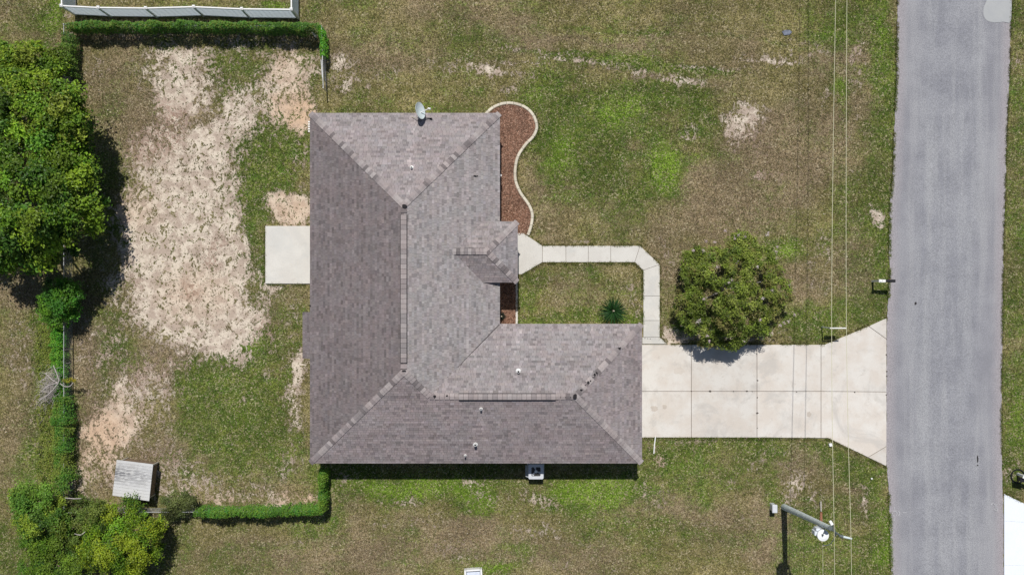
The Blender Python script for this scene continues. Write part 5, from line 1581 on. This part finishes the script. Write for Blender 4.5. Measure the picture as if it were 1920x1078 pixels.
bx_o = MB().add(vs, [tuple(range(n - 1, -1, -1)), tuple(range(n, 2 * n))] + [(i, (i + 1) % n, n + (i + 1) % n, n + i) for i in range(n)]).build('box', M['black'], mbx, smooth=True)
MB().box((x1 + .008, b0.y, 1.2), (.012, .15, .17)).build('door', M['black'], bx_o)
MB().box((b0.x + .5, b0.y + .095, 1.27), (.12, .01, .05)).build('flag', M['rust'], bx_o)
# neighbour's mailbox behind an iron hoop
nb = empty('mailbox', (*G(1911, 892), 0), label='white and black mailbox beside a dark iron hoop across the road', cat='mailbox')
b0 = Vector((*G(1908, 888), 0))
MB().box((b0.x, b0.y, .5), (.12, .12, 1.1)).build('post', M['white'], nb)
MB().box((b0.x + .12, b0.y - .06, 1.08), (.8, .22, .06), -.35).build('arm', M['white'], nb)
MB().prism([(b0.x - .35, b0.y - .02), (b0.x - .35, b0.y - .25), (b0.x + .2, b0.y - .38), (b0.x + .2, b0.y - .13)], .72, .98).build('box', M['black'], nb)
tag(MB().tube([(G(1908, 892)[0] + .39 * math.cos(a), G(1908, 892)[1] + .39 * math.sin(a), .05) for a in np.linspace(0, 2 * math.pi, 33)], .035, 6, False).build('iron_hoop', M['black'], smooth=True),
    'dark round iron hoop lying around the mailbox across the road', 'hoop')
# white-rimmed crate at the bottom edge
b = [P(871, 1068.5, .35), P(903, 1066.5, .35), P(905, 1100, .35), P(873, 1102, .35)]
tray = empty('utility_tub', (*P(888, 1084, 0)[:2], 0), label='white-rimmed tub with grey liner at the bottom edge', cat='tub')
bc = sum((Vector(p) for p in b), Vector()) / 4
for i in range(4):
    a, c_ = Vector(b[i]), Vector(b[(i + 1) % 4]); L = (c_ - a).length; d = (c_ - a)
    m_ = (a + c_) / 2; m_ = m_.lerp(bc, .06)
    MB().box((m_.x, m_.y, .17), (L - (.0 if i % 2 else .2), .1, .40), math.atan2(d.y, d.x)).build('rim', M['vinyl'], tray)
MB().prism([tuple(Vector(p).lerp(bc, .1).xy) for p in b], 0, .18).build('liner', M['traygrey'], tray)
MB().prism([tuple(Vector(p).lerp(bc, .22).xy - Vector((0, .06))) for p in b], .18, .26, .03).build('lid', M['traypale'], tray)
# board by the fence corner, lid in the lawn, marker stones
bb = Vector(P(589, 64, .25))
tag(MB().box(bb, (.44, .16, .03), -.9, (.0, .1)).build('loose_board', M['wood']), 'pale loose board leaning at the upper right fence corner', 'board')
tag(MB().prism([G(x, y) for x, y in ((1466, 60), (1472, 57), (1481, 57), (1485, 61), (1480, 66), (1470, 67))], -.05, .03, .01).build('meter_lid', M['lid']), 'small blue-grey lid set in the upper right lawn', 'lid')
tag(MB().box(P(1557, 833.5, .08), (.16, .17, .14), .3).build('survey_marker', M['vinyl']), 'small white square marker at the lower driveway flare', 'marker')
tag(MB().ball(P(1634.5, 897, .05), .06, 8, 5).build('white_cap', M['vinyl']), 'small round white cap in the verge below the driveway', 'cap')
mb = MB()
for i in range(260):
    x = random.uniform(5, 1660); y = random.uniform(5, 1070)
    if (560 < x < 1250 and 190 < y < 880) or (1180 < x and 590 < y < 880): continue
    r = random.uniform(.015, .045)
    mb.ball((*G(x, y), .01), (r, r * random.uniform(.6, 1), r * .6), 6, 4)
tag(mb.build('pebble', M['stone'], kind='stuff'), 'pale pebbles scattered over the lawn')

# ------------------------------------------------------------------ grass tufts: low relief over the lawn
def grass():
    rg = np.random.default_rng(99)
    n = 330000
    x = rg.uniform(-31, 31, n); y = rg.uniform(-17.9, 17.9, n)
    s, g, b, o_ = lawn_fields(x, y)
    px = x * PPM + 960; py = 539 - y * PPM
    keep = (rg.random(n) > np.clip(s * 1.6 - .35, 0, .96))
    keep &= ~((px > lerp_line(ROAD_L, py) - 1.5) & (px < lerp_line(ROAD_R, py) + 1))
    for pl in ([(1180, 644), (1545, 644), (1663, 594), (1663, 877), (1552, 823), (1180, 822)], [(950, 436), (982, 436), (1017, 460), (1200, 460), (1238, 496), (1238, 632), (1254, 646), (1204, 646), (1204, 508), (1189, 493), (1017, 493), (979, 515), (950, 515)],
               [(497, 423), (600, 423), (600, 533), (497, 533)], [(1880, 923), (1960, 961), (1960, 1090), (1880, 1090)], bed_small, [(p[0] + 1.5, p[1]) for p in CURB if p[1] < 375] + [(930, 375), (930, 222)], [(600, 235), (920, 235), (920, 600), (1180, 620), (1180, 845), (600, 845)]):
        keep &= ~inpoly(px, py, pl)
    x, y = x[keep], y[keep]
    # longer fringe where the mower misses: along slabs, edging, fences, road
    ex_ = []
    for ln, dn in (([(1204, 821), (1552, 822), (1662, 876)], 3.2), ([(1254, 646), (1545, 645), (1662, 595)], 3.2), ([(1017, 460), (1200, 460), (1238, 496), (1238, 632), (1253, 646)], 3.0),
                   ([(1205, 606), (1205, 508), (1190, 493), (1017, 493), (979, 515.5)], 3.0), ([(981, 436), (1017, 460)], 2), ([(497, 424), (497, 533), (582, 533)], 2.5), ([(x_ + 3.5, y_) for x_, y_ in CURB], 2.2), ([(972, 516), (972, 607)], 2.5),
                   ([p for p in ROAD_L if -30 < p[1] < 600], 3.5), ([p for p in ROAD_L if p[1] > 870], 3.5), ([p for p in ROAD_R if -30 < p[1] < 925], 3.5), ([(1882, 924), (1960, 961)], 3)):
        for (xa, ya), (xb, yb) in zip(ln[:-1], ln[1:]):
            L_ = math.hypot(xb - xa, yb - ya); m_ = int(L_ * dn); t_ = rg.random(m_)
            cl = vnoise(t_ * L_ * .15, t_ * 0 + xa, 77)
            ok = cl > .35; t_ = t_[ok]; m_ = len(t_)
            ex_.append(np.stack([(xa + (xb - xa) * t_ + rg.normal(0, .9, m_) - 960) / PPM, (539 - (ya + (yb - ya) * t_ + rg.normal(0, .9, m_))) / PPM], 1))
    ex_ = np.concatenate(ex_); n0_ = len(x)
    x = np.concatenate([x, ex_[:, 0]]); y = np.concatenate([y, ex_[:, 1]])
    s, g, b, o_ = lawn_fields(x, y)
    fr = (np.arange(len(x)) >= n0_)
    g = np.where(fr, g + .25, g)
    n = len(x)
    gm = np.clip(g * .75 + rg.normal(0, .30, n), 0, 1)[:, None]
    bm = np.clip(b + rg.normal(0, .25, n), 0, 1)[:, None]
    dry = np.array((.185, .163, .056)) * (1 - bm) + np.array((.24, .182, .098)) * bm
    viv = np.clip(field(VIVID, x, y) * 1.1, 0, .95)[:, None]; lush = np.array((.095, .145, .019)) * (1 - viv) + np.array((.12, .225, .014)) * viv
    col = dry * (1 - gm) + lush * gm
    col = col * rg.uniform(.5, 1.6, (n, 1))
    st = rg.random(n) < .14
    col[st] = np.array((.48, .41, .26)) * rg.uniform(.7, 1.2, (st.sum(), 1))
    B = 3
    L = rg.uniform(.035, .075, (n, B)) * (1 + .5 * gm) * np.where(fr, 1.5, 1)[:, None]; w = rg.uniform(.010, .02, (n, B)); a = rg.uniform(0, 2 * math.pi, (n, B)); el = rg.uniform(.15, .9, (n, B))
    bx_ = x[:, None] + rg.normal(0, .02, (n, B)); by_ = y[:, None] + rg.normal(0, .02, (n, B))
    ca, sa = np.cos(a), np.sin(a)
    V = np.zeros((n, B, 3, 3))
    V[..., 0, 0] = bx_ - sa * w; V[..., 0, 1] = by_ + ca * w; V[..., 0, 2] = -.02
    V[..., 1, 0] = bx_ + sa * w; V[..., 1, 1] = by_ - ca * w; V[..., 1, 2] = -.02
    V[..., 2, 0] = bx_ + ca * L * np.cos(el); V[..., 2, 1] = by_ + sa * L * np.cos(el); V[..., 2, 2] = L * np.sin(el) + np.where(fr, .05, 0)[:, None]
    np_mesh('grass', V.reshape(-1, 3, 3), 3, M['grass'], np.repeat(col, B * 3, 0), None, kind='stuff', label='short dry and green grass blades over the lawn')


grass()
